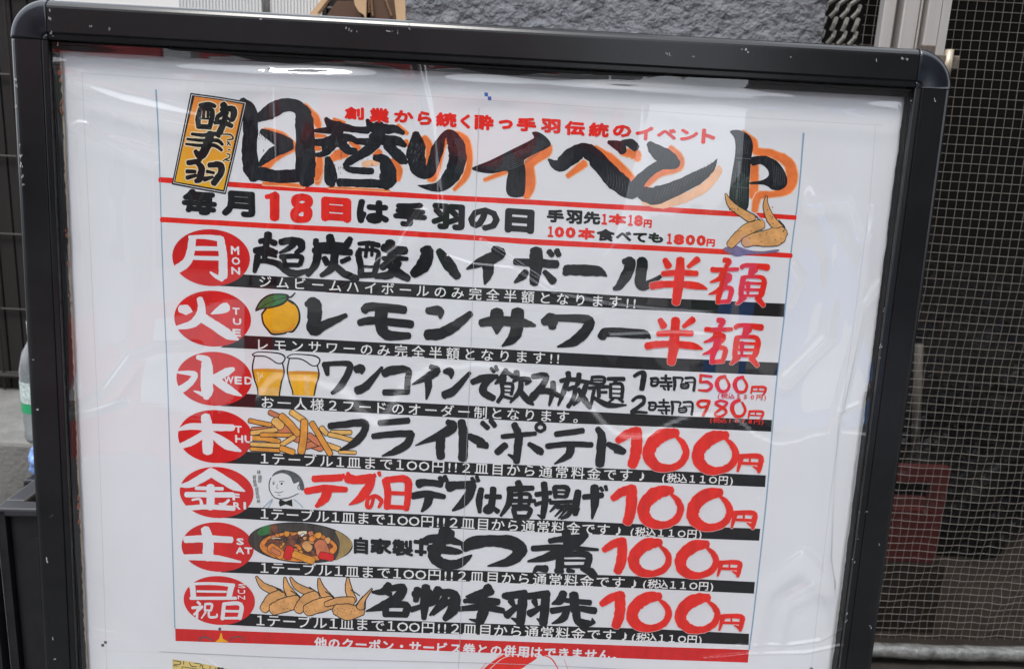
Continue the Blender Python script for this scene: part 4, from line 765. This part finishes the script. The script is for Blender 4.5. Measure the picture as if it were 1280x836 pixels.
row('menu_lettering', 4, [
 ('Y', 'k', '800,310:60 860,295:40 1020,295:50 1030,360:56 950,500:56 870,570:30;812,320:60 825,395:36'),
 ('J', 'k', '30,180:44 62,175:46 62,205:16;35,312:46 90,285:44 188,170:18;205,205:46 260,185:50 352,185:34 348,250:34 345,325:32;345,322:30 205,325:36;495,165:30 530,190:44 480,225:44 378,275:8;475,235:42 478,300:36 465,365:12;580,195:26 615,195:46 620,235:14;580,340:46 640,310:44 735,205:22'),
 ('K', 'k', '55,185:34 120,160:40 205,150:26;195,150:20 130,200:40 125,250:44 182,285:36;170,100:20 188,120:20;198,88:20 208,108:20;262,110:26 235,160:36 195,195:12;265,120:22 305,150:26;252,160:26 250,180:24;235,190:24 240,260:24 212,308:22;240,195:16 302,200:20 295,262:18;240,222:9 295,226:9;240,246:9 292,250:9;240,272:16 300,290:18;328,125:34 328,160:32 308,182:16;330,165:24 405,172:32 385,198:14;355,190:30 348,240:32 290,312:12;350,240:30 395,295:36 432,325:14'),
 ('K', 'k', '432,150:30 510,145:34 495,200:36 430,280:38 412,300:24 435,255:26 520,240:36 590,268:26;555,190:32 555,240:32 532,330:14;650,130:32 655,165:30;605,178:24 650,168:24 718,172:26;645,180:30 620,250:30 588,330:12;650,230:24 692,222:26 682,290:26 650,338:24;718,138:30 712,190:28 690,222:12;720,178:24 795,190:22;768,190:26 735,270:34 685,330:12;715,230:24 755,300:36 788,345:22'),
 ('K', 'k', '800,155:18 872,156:18 868,195:18 802,192:18 800,155:16;800,175:10 868,176:10;782,222:20 898,214:20;840,222:22 842,275:22;840,248:15 890,248:15;812,235:20 798,300:20 788,346:12;810,282:20 900,328:32 1012,328:10;900,165:22 998,166:24;948,172:22 938,192:16;915,198:18 915,282:18;915,198:14 985,200:20 985,285:20;915,226:9 985,228:9;915,255:9 985,257:9;915,282:12 985,285:12;930,290:16 905,310:12;968,290:16 992,308:16'),
 ('Z', 'k', '85,98:26 130,72:30 165,75:40 160,140:42 148,205:40;225,120:24 280,122:22 275,172:20 230,175:20 235,125:20;232,147:11 275,147:11;350,92:20 350,140:20;312,116:18 390,118:18;295,150:19 400,150:19;305,181:17 400,182:17;370,160:20 372,212:20;332,198:16 346,212:14;418,110:24 426,160:26 420,215:18;418,110:16 488,116:18 482,150:12;515,115:18 590,120:20 585,220:22;515,150:10 585,150:10;478,165:14 538,165:14 534,196:14 482,196:14 478,165:14;480,181:8 536,181:8')],
 'black brush lettering of the beer row')
p = NP(9); p.brush('Z', 'k', '70,305:26 110,275:30 162,278:34 160,325:36 100,372:34 60,402:28 125,400:24 190,405:22')
p.brush('Z', 'k', '225,120:24 280,122:22 275,172:20 230,175:20 235,125:20;232,147:11 275,147:11;350,92:20 350,140:20;312,116:18 390,118:18;295,150:19 400,150:19;305,181:17 400,182:17;370,160:20 372,212:20;332,198:16 346,212:14;418,110:24 426,160:26 420,215:18;418,110:16 488,116:18 482,150:12;515,115:18 590,120:20 585,220:22;515,150:10 585,150:10;478,165:14 538,165:14 534,196:14 482,196:14 478,165:14;480,181:8 536,181:8', off=(-18, 203))
p.build('menu_lettering', poster, 'small black two hour lettering at the right of the beer row')
row('menu_lettering', 4, [
 ('1', 'k', '850,240:50 1000,222:54 1165,212:60 1170,290:56 1080,400:60 945,465:16'),
 ('J', 'k', '175,515:30 350,500:32;135,598:30 250,585:34 370,580:34;372,585:36 345,645:42 270,692:36 190,720:8;600,510:30 632,535:48 570,582:48 398,655:6;555,600:48 552,670:46 555,725:42;685,510:40 698,600:50 692,735:46;735,600:34 800,630:44 845,668:16;838,655:36 785,660:14;815,515:26 848,545:26;868,500:26 892,532:26'),
 ('K', 'k', '240,525:24 345,515:26 445,506:22;315,452:34 342,520:40 335,600:42 328,680:34;325,665:30 278,638:12;258,580:34 208,622:34;408,572:24 472,615:40 482,630:24;477,440:18 500,455:18 502,478:18 477,492:18 452,478:18 452,455:18 477,440:18;575,510:28 740,488:30;520,585:28 650,572:30 795,576:28;668,585:44 650,640:40 565,695:8;835,478:30 860,520:42 856,600:48 848,695:46;900,572:26 960,600:40 998,618:30;990,620:30 940,622:10')],
 'black brush lettering of the fries row')
row('menu_lettering', 4, [
 ('N', 'r', '165,88:34 330,80:36;118,165:34 230,148:38 362,155:28;250,160:46 230,210:48 180,258:20;345,65:20 352,80:16;375,55:20 387,72:16;378,85:50 420,95:44 520,85:46;520,90:44 505,140:46 455,205:42 385,250:8;540,62:18 546,74:14;570,50:20 576,68:14;535,205:18 520,260:18 496,260:22 502,215:18 545,195:20 585,225:22 568,265:14;612,100:40 625,180:36 620,265:34;615,95:30 740,92:38 752,180:36 740,275:30;630,175:20 742,180:20;615,262:22 740,268:22')],
 'red brush lettering in the Friday row')
row('menu_lettering', 4, [
 ('N', 'k', '820,118:46 870,110:34 955,122:34;785,195:36 870,182:36 975,200:26;885,190:46 872,240:42 838,290:14;950,82:24 966,108:22;980,75:24 992,100:22;1010,135:56 1060,128:40 1150,125:44;1150,130:46 1130,190:48 1085,245:42 1030,285:12;1150,85:20 1166,108:20;1180,75:20 1190,100:20'),
 ('O', 'k', '208,105:30 195,170:36 198,245:20;238,148:24 325,150:26;282,102:34 275,180:36 262,232:38 230,235:24 255,205:18 310,240:28;438,62:34 452,92:34;380,104:32 460,98:30 528,96:26;388,105:32 380,190:32 330,268:14;412,138:18 508,136:20 504,200:18;380,174:22 540,176:22;405,208:18 502,206:18;452,108:26 452,212:26;410,228:26 420,275:24;410,228:20 512,226:24 500,272:24;415,272:22 500,275:22;600,70:34 606,170:36 592,275:28;590,280:22 560,262:8;552,135:26 640,125:24;548,198:22 640,168:14;665,95:26 672,150:24;665,90:22 745,95:26 738,145:24;670,119:12 735,122:12;670,148:18 735,150:18'),
 ('O', 'k', '640,186:20 770,180:20;690,190:24 638,242:10;682,216:18 765,212:26 750,262:26 708,285:14;715,225:18 668,272:8;742,225:16 690,285:8;812,120:34 800,190:38 795,262:24 822,222:6;850,152:28 960,140:30;915,92:42 918,180:44 900,285:12;952,95:20 965,110:18;984,86:20 990,108:16')],
 'black brush lettering at the middle of the Friday row')
p = NP(9); p.gs = 1.1
for ch, x0, y0, x1, y1 in (('自', 412, 448, 502, 560), ('家', 514, 455, 650, 562), ('製', 650, 462, 785, 575)): p.glyph_box(ch, 'N', x0, y0, x1, y1, 'k', 0.045)
p.brush('N', 'k', '795,480:24 870,490:26;800,540:20 860,545:20;835,470:28 832,560:24')
p.brush('2', 'k', '495,12:50 535,28:44;505,20:54 478,80:58 450,135:56 490,172:50 560,178:44 605,155:34 638,132:10;400,50:14 430,50:40 520,52:44 600,78:16;430,98:36 480,100:40 560,112:30 592,115:10;605,92:44 650,68:60 750,60:54 840,72:66 880,108:62 830,160:46 720,185:8;1030,60:26 1100,50:30 1185,45:34;1110,18:44 1122,90:46;1205,30:36 1130,95:44 1020,140:40 920,162:10;945,98:28 1080,92:28 1268,104:14;1080,125:40 1078,190:42;1080,130:22 1215,128:32 1215,185:34;1085,157:12 1210,157:12;1080,188:16 1215,188:16;965,196:28 1008,200:36;962,200:26 945,222:10;1060,208:24 1092,212:20;1120,206:24 1148,212:16;1190,196:24 1235,215:38 1260,232:18')
p.build('menu_lettering', poster, 'black and grey brush lettering of the stew row')
row('menu_lettering', 4, [
 ('R', 'k', '430,308:40 395,345:38 330,350:14;430,330:26 515,322:44 490,380:50 400,432:46 290,468:8;395,345:20 440,362:26;412,430:34 412,490:34;405,432:28 540,430:36 532,490:38;405,486:30 535,490:30'),
 ('R', 'k', '740,335:46 705,400:48 650,440:12;740,350:34 840,365:46 835,450:58 782,515:30;780,385:36 690,492:14;822,398:26 708,492:10'),
 ('R', 'k', '610,335:40 600,400:30;590,362:36 690,350:30;662,320:44 655,420:48 650,512:26;575,458:30 690,418:24'),
 ('S', 'k', '245,325:50 272,352:34;260,345:44 190,365:42 115,378:12;105,405:24 200,402:34 312,410:34;75,455:26 220,442:36 342,465:30;215,380:48 222,460:56 200,530:46;200,535:30 135,518:8;350,372:30 380,372:40 480,358:40;470,365:40 462,440:50 452,540:44;445,535:34 398,512:10;395,405:36 410,432:22;368,492:40 430,440:26;500,375:34 620,362:42;612,370:40 605,450:46 595,540:44;590,535:30 555,515:8;540,405:32 550,432:20;512,482:40 590,438:22;720,358:40 700,400:44 652,422:12;735,400:24 885,415:30;652,465:34 780,448:28 915,465:36;785,368:48 792,460:46;740,470:36 715,515:38 650,545:8;800,470:42 812,530:40 870,545:38 918,538:10;905,535:24 900,512:6')],
 'black and grey brush lettering of the chicken wing row')

# prices
class XF:
    def __init__(s, fn, ws): s.fn = fn; s.ws = ws
    def __call__(s, x, y): return s.fn(x, y)
HALF = '130,62:40 155,108:54;380,58:50 312,112:30;115,168:40 240,160:46 372,165:40;30,262:54 100,250:52 240,248:50 380,262:54 452,284:14;248,62:62 236,240:76 215,388:62'
GAKU = '590,62:40 625,72:40 602,112:34;495,135:40 550,138:36 690,132:28;590,160:50 552,205:40 480,232:12;560,175:36 625,190:50 590,230:50;585,230:60 560,290:50 470,325:10;560,290:50 545,340:40 540,390:36;530,300:24 560,275:24 640,285:40 628,360:34;545,385:30 625,378:34;722,118:34 760,102:32 920,118:50;815,128:70 790,175:40;735,200:44 718,300:42 712,365:30 680,402:14;738,192:24 885,200:34 882,300:46 858,350:36;752,240:22 870,244:22;748,290:22 865,292:22;740,336:20 860,338:20;770,240:40 770,330:18;745,350:34 695,402:14;845,355:46 890,412:34'
for off, lab in (((0, 0), 'red half price lettering of the Monday row'), ((-37, 463), 'red half price lettering of the lemon row')):
    p = NP(10); p.brush('X', 'p', HALF, grow=9, off=off); p.brush('X', 'p', GAKU, grow=7, off=(off[0] - (10 if off[0] else 0), off[1])); p.build('price_halo', poster)
    p = NP(11); p.gs = 1.04; p.brush('X', 'r', HALF, off=off); p.brush('X', 'r', GAKU, off=(off[0] - (10 if off[0] else 0), off[1])); p.build('price_lettering', poster, lab)
Y5 = '640,90:22 735,102:22;645,95:26 640,150:24;642,150:20 700,148:26 735,182:30 700,218:26 625,216:16;850,100:26 798,118:34 780,168:38 808,222:30 860,222:26 882,170:24 850,110:18;1000,106:26 948,124:34 930,174:38 958,228:30 1010,228:26 1032,176:24 1000,116:18;1075,190:20 1180,192:22 1184,230:20 1160,262:12;1078,190:20 1066,242:14;1128,192:14 1126,222:12;1078,222:12 1182,226:13'
Y9 = '715,308:22 645,305:24 618,332:26 650,360:20 705,342:20 718,308:22;712,320:24 695,370:24 662,430:22;810,303:22 768,328:24 845,375:26 852,412:22 800,438:22 765,412:22 850,345:22 862,318:22 810,303:22;970,300:28 922,322:34 906,370:38 934,430:30 990,430:26 1018,380:24 990,318:18'
p = NP(11); p.brush('Z', 'r', Y5); p.brush('Z', 'r', Y9); p.brush('Z', 'r', '1075,190:20 1180,192:22 1184,230:20 1160,262:12;1078,190:20 1066,242:14;1128,192:14 1126,222:12;1078,222:12 1182,226:13', off=(-22, 204))
p.line('(税込550円)', (780 + 795 / 6.737, 455 + 262 / 6.737), (780 + 1185 / 6.737, 455 + 278 / 6.737), 7.2, 'r', 0.02, {'(': .6, ')': .6}, 1.2)
p.line('(税込1078円)', (780 + 730 / 6.737, 455 + 466 / 6.737), (780 + 1162 / 6.737, 455 + 482 / 6.737), 7.2, 'r', 0.02, {'(': .6, ')': .6}, 1.2)
p.build('price_lettering', poster, 'two small red prices of the beer row')
HY = '62,500:40 110,465:54 165,442:50;175,440:66 178,520:68 168,600:66 150,650:58;425,452:50 340,466:80 270,525:78 254,600:74 300,658:62 380,672:44 455,640:44 486,575:42 465,515:36 420,472:16;735,466:50 650,482:80 580,540:78 562,615:74 610,674:62 690,688:44 765,655:44 796,590:42 775,530:36 730,488:16;820,598:28 945,600:32 948,650:32 940,695:20;938,680:24 905,660:8;830,605:34 808,690:14;885,600:12 884,630:12;830,640:18 940,645:18'
BX = [(768.4, 532.4, 953.4, 592), (762.4, 604.4, 945.6, 663), (751.6, 670.6, 927, 723), (748.4, 737.6, 930, 791.4)]
for i, (a0, b0, a1, b1) in enumerate(BX):
    sx = (a1 - a0) / 185.0; s0 = 53.0 / 950; r0 = BX[0]
    sy = (b1 - b0) / 59.6
    xf = XF(lambda x, y: (a0 + (x - r0[0]) * sx, b0 + (y - r0[1]) * sy - (x - r0[0]) * 0.004 * i), (sx + sy) / 2)
    lab = 'red price lettering of the ' + ['fries', 'Friday', 'stew', 'chicken wing'][i] + ' row'
    p = NP(10); p.brush('L', 'p', HY, grow=8, xf=xf); p.build('price_halo', poster)
    p = NP(11); p.gs = 1.04; p.brush('L', 'r', HY, xf=xf); p.build('price_lettering', poster, lab)

# pictures
p = NP(4); p.mod = 400; p.d = 1.2e-6
p.poly('E', 'k', '634,650 640,625 690,572 760,542 825,552 870,602 878,680 838,748 800,750 780,762 705,768 672,738 644,700', 4)
p.poly('E', 'y', '645,650 650,632 694,584 760,555 818,562 860,606 866,678 830,738 792,742 776,752 710,756 682,732 655,696', 4)
p.poly('E', 'A', '700,735 740,742 800,730 845,690 830,735 776,750 712,754', 4)
p.poly('E', 'k', '596,618 625,555 680,515 740,508 800,514 806,542 770,578 700,600 640,606', 4); p.poly('E', 'v', '612,604 636,560 684,525 740,517 792,522 796,538 764,568 700,590 645,598', 4)
p.brush('E', 'k', '612,606:5 700,560:5 795,530:5;795,530:12 820,530:12 846,505:8;792,545:12 835,575:6;650,575:2 690,548:2;680,590:2 735,545:2;690,530:2 720,548:2')
p.build('lemon_picture', poster, 'yellow lemon with a green leaf')
p = NP(4); p.mod = 400; p.d = 1.2e-6
for dx, dy in ((0, 0), (328, 22)):
    o_ = (dx, dy); mx_ = 590 - dy * .2
    def sh(t): return ' '.join('%g,%g' % (float(a.split(',')[0]) + dx, float(a.split(',')[1]) + dy) for a in t.split())
    p.poly('Y', 'W', sh('140,225 390,285 412,345 132,345'), 1)
    p.poly('Y', 'A', sh('136,345 405,350 412,400 395,440 150,440 136,400'), 3); p.poly('Y', 'Y', sh('146,372 400,376 396,440 378,500 370,%d 176,%d 160,480 148,420' % (598 - dy, 590 - dy)), 1)
    p.poly('Y', 'h', sh('176,525 372,520 368,%d 182,%d' % (596 - dy, 590 - dy)), 1) if dx == 0 else p.poly('Y', 'h', sh('270,390 330,390 330,570 285,570'), 1)
    p.brush('Y', 'k', '140,225:13 120,330:14 136,430:14 165,520:13 172,%d:13;402,290:13 418,380:14 392,470:14 372,%d:13' % (585 - dy, 592 - dy), off=o_)
    p.poly('Y', 'W', sh('120,210 170,186 300,190 390,205 425,240 400,288 350,290 290,250 230,225 140,222'), 3)
    p.brush('Y', 'k', '118,210:12 170,186:10 300,190:12 390,205:16 426,240:14 400,288:12 350,290:12 290,250:12 230,225:11 140,222:12 118,212:10', off=o_)
for i in range(9): p.brush('Y', 'c', f'{165+i*7},{375+random.randint(0,90)}:7 {172+i*6},{380+random.randint(0,90)}:5')
p.build('beer_picture', poster, 'two glasses of beer with foam')
p = NP(4); p.mod = 400; p.d = 1.2e-6
FR = [('95,190 200,212 305,232', 42, 'a'), ('120,270 250,262', 36, 'H'), ('350,240 540,330 760,420', 120, 'H'), ('620,430 750,395', 60, 'H'), ('116,305 340,275', 46, 'h'), ('130,355 250,360 365,385', 50, 'a'), ('205,322 400,325 485,325', 40, 'a'), ('110,455 370,470', 38, 'a'), ('112,410 375,425', 42, 'h'),
      ('285,112 365,150', 46, 'H'), ('335,195 385,240', 80, 'h'), ('395,150 470,220 545,310', 66, 'a'), ('400,412 510,345', 46, 'h'), ('395,450 500,485', 56, 'a'), ('770,260 815,310', 50, 'h'), ('865,300 1040,300', 42, 'h'), ('845,320 940,340 1050,372', 44, 'h'), ('810,415 930,455', 50, 'h'), ('940,482 1085,490', 34, 'h'),
      ('490,112 600,185', 58, 'h'), ('655,330 750,400', 60, 'H'), ('608,200 600,350 580,480', 70, 'a'), ('680,215 760,350 850,500', 54, 'a')]
for t, wd, k_ in FR:
    pts = t.split(); tt = pts[0] + f':{wd} ' + ' '.join(pts[1:]); p.brush('1', 'k', tt, grow=9, jit=.1); p.brush('1', k_, tt, grow=-7, jit=.1)
p.build('fries_picture', poster, 'heap of golden fries')
p = NP(5); p.mod = 400; p.d = 1.2e-6   # simple round faced man in a bow tie
p.poly('5', 'W', '390,330 430,180 600,110 800,160 930,330 920,480 760,560 520,580 400,500', 4)
p.poly('5', 'g', '420,210 480,130 620,88 800,130 930,230 985,380 965,450 905,420 890,300 800,330 740,210 620,150 500,170', 4)
p.brush('5', 'k', '405,230:16 372,330:16 385,450:16 455,560:16 560,600:14;560,600:14 720,575:14 880,500:14;590,330:40 592,332;450,330:34 452,332;520,340:8 505,400:9 530,412:8;470,470:9 540,490:12 620,465:9;520,530:8 570,535:8;545,300:9 590,285:9 640,300:9;430,300:9 480,298:8;900,340:14 870,400:14 900,440:12', jit=.2)
p.poly('5', 'k', '560,600 660,640 660,690 560,730 540,665', 1); p.poly('5', 'k', '660,640 770,600 780,730 660,690', 1)
p.brush('5', 'l', '430,600:14 330,690:14 270,745:14;430,620:12 360,745:14;800,600:14 900,680:14 960,745:14')
rq = random.Random(11)
for (x0, y0, n_) in ((195, 130, 1), (120, 215, 1), (215, 215, 1), (125, 285, 1), (215, 280, 1), (135, 350, 1), (165, 425, 1), (170, 490, 1), (180, 560, 1), (190, 635, 1)):
    for j in range(5):
        if j < 3: p.brush('5', 'f', f'{x0-30},{y0-24+j*22}:8 {x0+rq.randint(12,32)},{y0-22+j*22}:7')
        else: xx = x0 - 22 + (j - 3) * 34; p.brush('5', 'f', f'{xx},{y0-28}:8 {xx+rq.randint(-8,6)},{y0+30}:6')
p.build('portrait_picture', poster, 'line drawing of a round faced man in a bow tie')
p = NP(4); p.mod = 400; p.d = 1.2e-6
p.ellipse('3', 'k', 572, 282, 492, 190, math.radians(4)); p.ellipse('3', 'e', 572, 282, 484, 182, math.radians(4))
p.poly('3', 'G', '900,170 990,215 1055,275 1052,320 1000,390 900,448 930,380 940,270', 4); p.poly('3', 'v', '165,190 215,135 300,115 330,150 290,190 200,215', 4); p.poly('3', 'm', '290,120 350,110 350,200 290,210', 3)
p.ellipse('3', 'k', 552, 320, 374, 146, math.radians(2)); p.ellipse('3', 'S', 552, 320, 364, 138, math.radians(2)); p.ellipse('3', 'm', 560, 305, 320, 105, math.radians(3), wob=.12)
rc = random.Random(3)
for i in range(46):
    a = rc.uniform(0, 6.28); r = math.sqrt(rc.random()); x, y = 560 + 300 * r * math.cos(a), 290 + 105 * r * math.sin(a); wd = rc.uniform(24, 60); k_ = rc.choice(['S', 'H', 'm', 'n', 'a', 'm', 'e']); dx, dy = rc.uniform(-45, 45), rc.uniform(-14, 22)
    t = f'{x:.0f},{y:.0f}:{wd:.0f} {x+dx*.5:.0f},{y+dy*.3:.0f} {x+dx:.0f},{y+dy:.0f}:{wd*.6:.0f}'; p.brush('3', 'k', t, grow=7); p.brush('3', k_, t, grow=-3)
for t, wd, k_ in (('300,330 390,395', 90, 'S'), ('310,345 370,385', 44, 'H'), ('470,340 450,410', 80, 'R'), ('520,390 680,450', 70, 'a'), ('760,300 790,390', 120, 'H'), ('770,400 860,420', 70, 'R'), ('620,300 650,330', 80, 'n'), ('560,190 620,185', 34, 'c'), ('580,215 600,200', 20, 'w'), ('300,235 380,240', 12, 'c')):
    a, b = t.split(); p.brush('3', 'k', f'{a}:{wd} {b}', grow=6); p.brush('3', k_, f'{a}:{wd} {b}', grow=-4)
p.build('stew_picture', poster, 'oval bowl of orange offal stew')
p = NP(4); p.mod = 400; p.d = 1.2e-6
def wing(cr_, parts, k_='n', ol=9):
    for t in parts: p.brush(cr_, 'k', t, grow=ol, jit=.1); p.brush(cr_, k_, t, grow=-3, jit=.1)
W1 = ['605,255:10 640,305:36 700,338:46 745,355:46', '655,452:56 700,395:70 755,372:70', '782,262:12 795,320:40 830,375:60 850,395:60', '715,455:74 780,430:86 850,410:80']
W2 = ['1175,265:14 1180,330:40 1205,400:50', '1040,425:30 1120,405:44 1200,405:50', '1275,385:20 1255,440:60', '1110,460:70 1180,475:100 1260,470:50', '1325,330:6 1270,400:26 1255,440:50']
wing('Q', W1); 
def sh2(P, dx, dy):
    R_ = []
    for t in P: R_.append(' '.join((lambda a, b: '%g,%g%s' % (float(a[0]) + dx, float(a[1]) + dy, ':' + b if b else ''))(q.split(':')[0].split(','), q.split(':')[1] if ':' in q else '') for q in t.split()))
    return R_
wing('Q', sh2(W1, 213, 6)); wing('Q', W2)
for x, y in ((735, 330), (840, 355), (955, 332), (1055, 360), (1215, 350)): p.brush('Q', 'k', f'{x-20},{y-14}:7 {x+34},{y+22}:7')
for i in range(60):
    x, y = rc.choice([(rc.uniform(640, 880), rc.uniform(400, 470)), (rc.uniform(880, 1080), rc.uniform(400, 480)), (rc.uniform(1090, 1270), rc.uniform(440, 490))]); p.brush('Q', 'm', f'{x:.0f},{y:.0f}:4.5 {x+2:.0f},{y+1:.0f}:4')
p.build('wing_picture', poster, 'row of fried chicken wings in the bottom row')
p = NP(8); p.mod = 400; p.d = 1.2e-6
p.poly('4', 'u', '190,680 300,650 420,690 560,710 730,690 720,716 560,735 430,740 320,760 220,715', 4)
wing('4', ['212,140:12 260,240:60 360,320:72 470,385:84', '262,640:80 340,560:96 430,490:110 560,440:100', '618,165:12 610,250:50 650,370:76 720,460:84 770,510:80', '410,620:96 500,590:120 620,580:160 720,560:180 775,520:110'], ol=12)
p.brush('4', 'k', '410,295:10 470,330:9 560,410:9;740,400:10 800,470:9 782,515:9;500,405:12 430,425:9')
p.brush('4', 'P', '430,300:10 520,350:12 560,395:8')
for i in range(30):
    x, y = rc.choice([(rc.uniform(420, 780), rc.uniform(520, 660)), (rc.uniform(250, 520), rc.uniform(470, 600)), (rc.uniform(600, 690), rc.uniform(260, 440)), (rc.uniform(240, 340), rc.uniform(200, 320))]); p.brush('4', 'm', f'{x:.0f},{y:.0f}:11 {x+4:.0f},{y+2:.0f}:9')
p.build('wing_picture', poster, 'two fried chicken wings under the end of the title')
# below the menu
p = NP(2); p.poly('S', 'r', '210,850 225,820 290,770 345,738 470,748 560,752 500,800 405,850', 3); p.brush('S', 'r', '470,750:10 590,745:6 650,770:8 690,835:6 700,860:4;200,835:3 240,790:3;720,755:2 750,835:3'); p.brush('S', 'w', '205,845:4 270,785:5 350,735:3;240,850:3 330,770:4 400,745:2'); p.build('red_swoosh', poster, 'red brushed ring cut off at the lower edge')
p = NP(2); p.poly('Q', 'q', '80,768 200,785 330,808 460,838 620,880 640,1000 85,1000', 1)
p.brush('Q', 'k', '85,778:5 130,785:5 125,802:5 90,800:5;150,782:5 150,800:5;185,790:5 200,812:5 230,815:5;215,792:5 260,800:5 250,815;270,805:5 270,825:5 310,832:5 315,812:5;350,822:5 350,835:5;370,825 370,835;390,828 390,840;140,815:4 140,850:4;140,815:4 240,830:4;85,808:5 110,812:5')
p.build('street_map', poster, 'yellow street map corner printed under the menu')
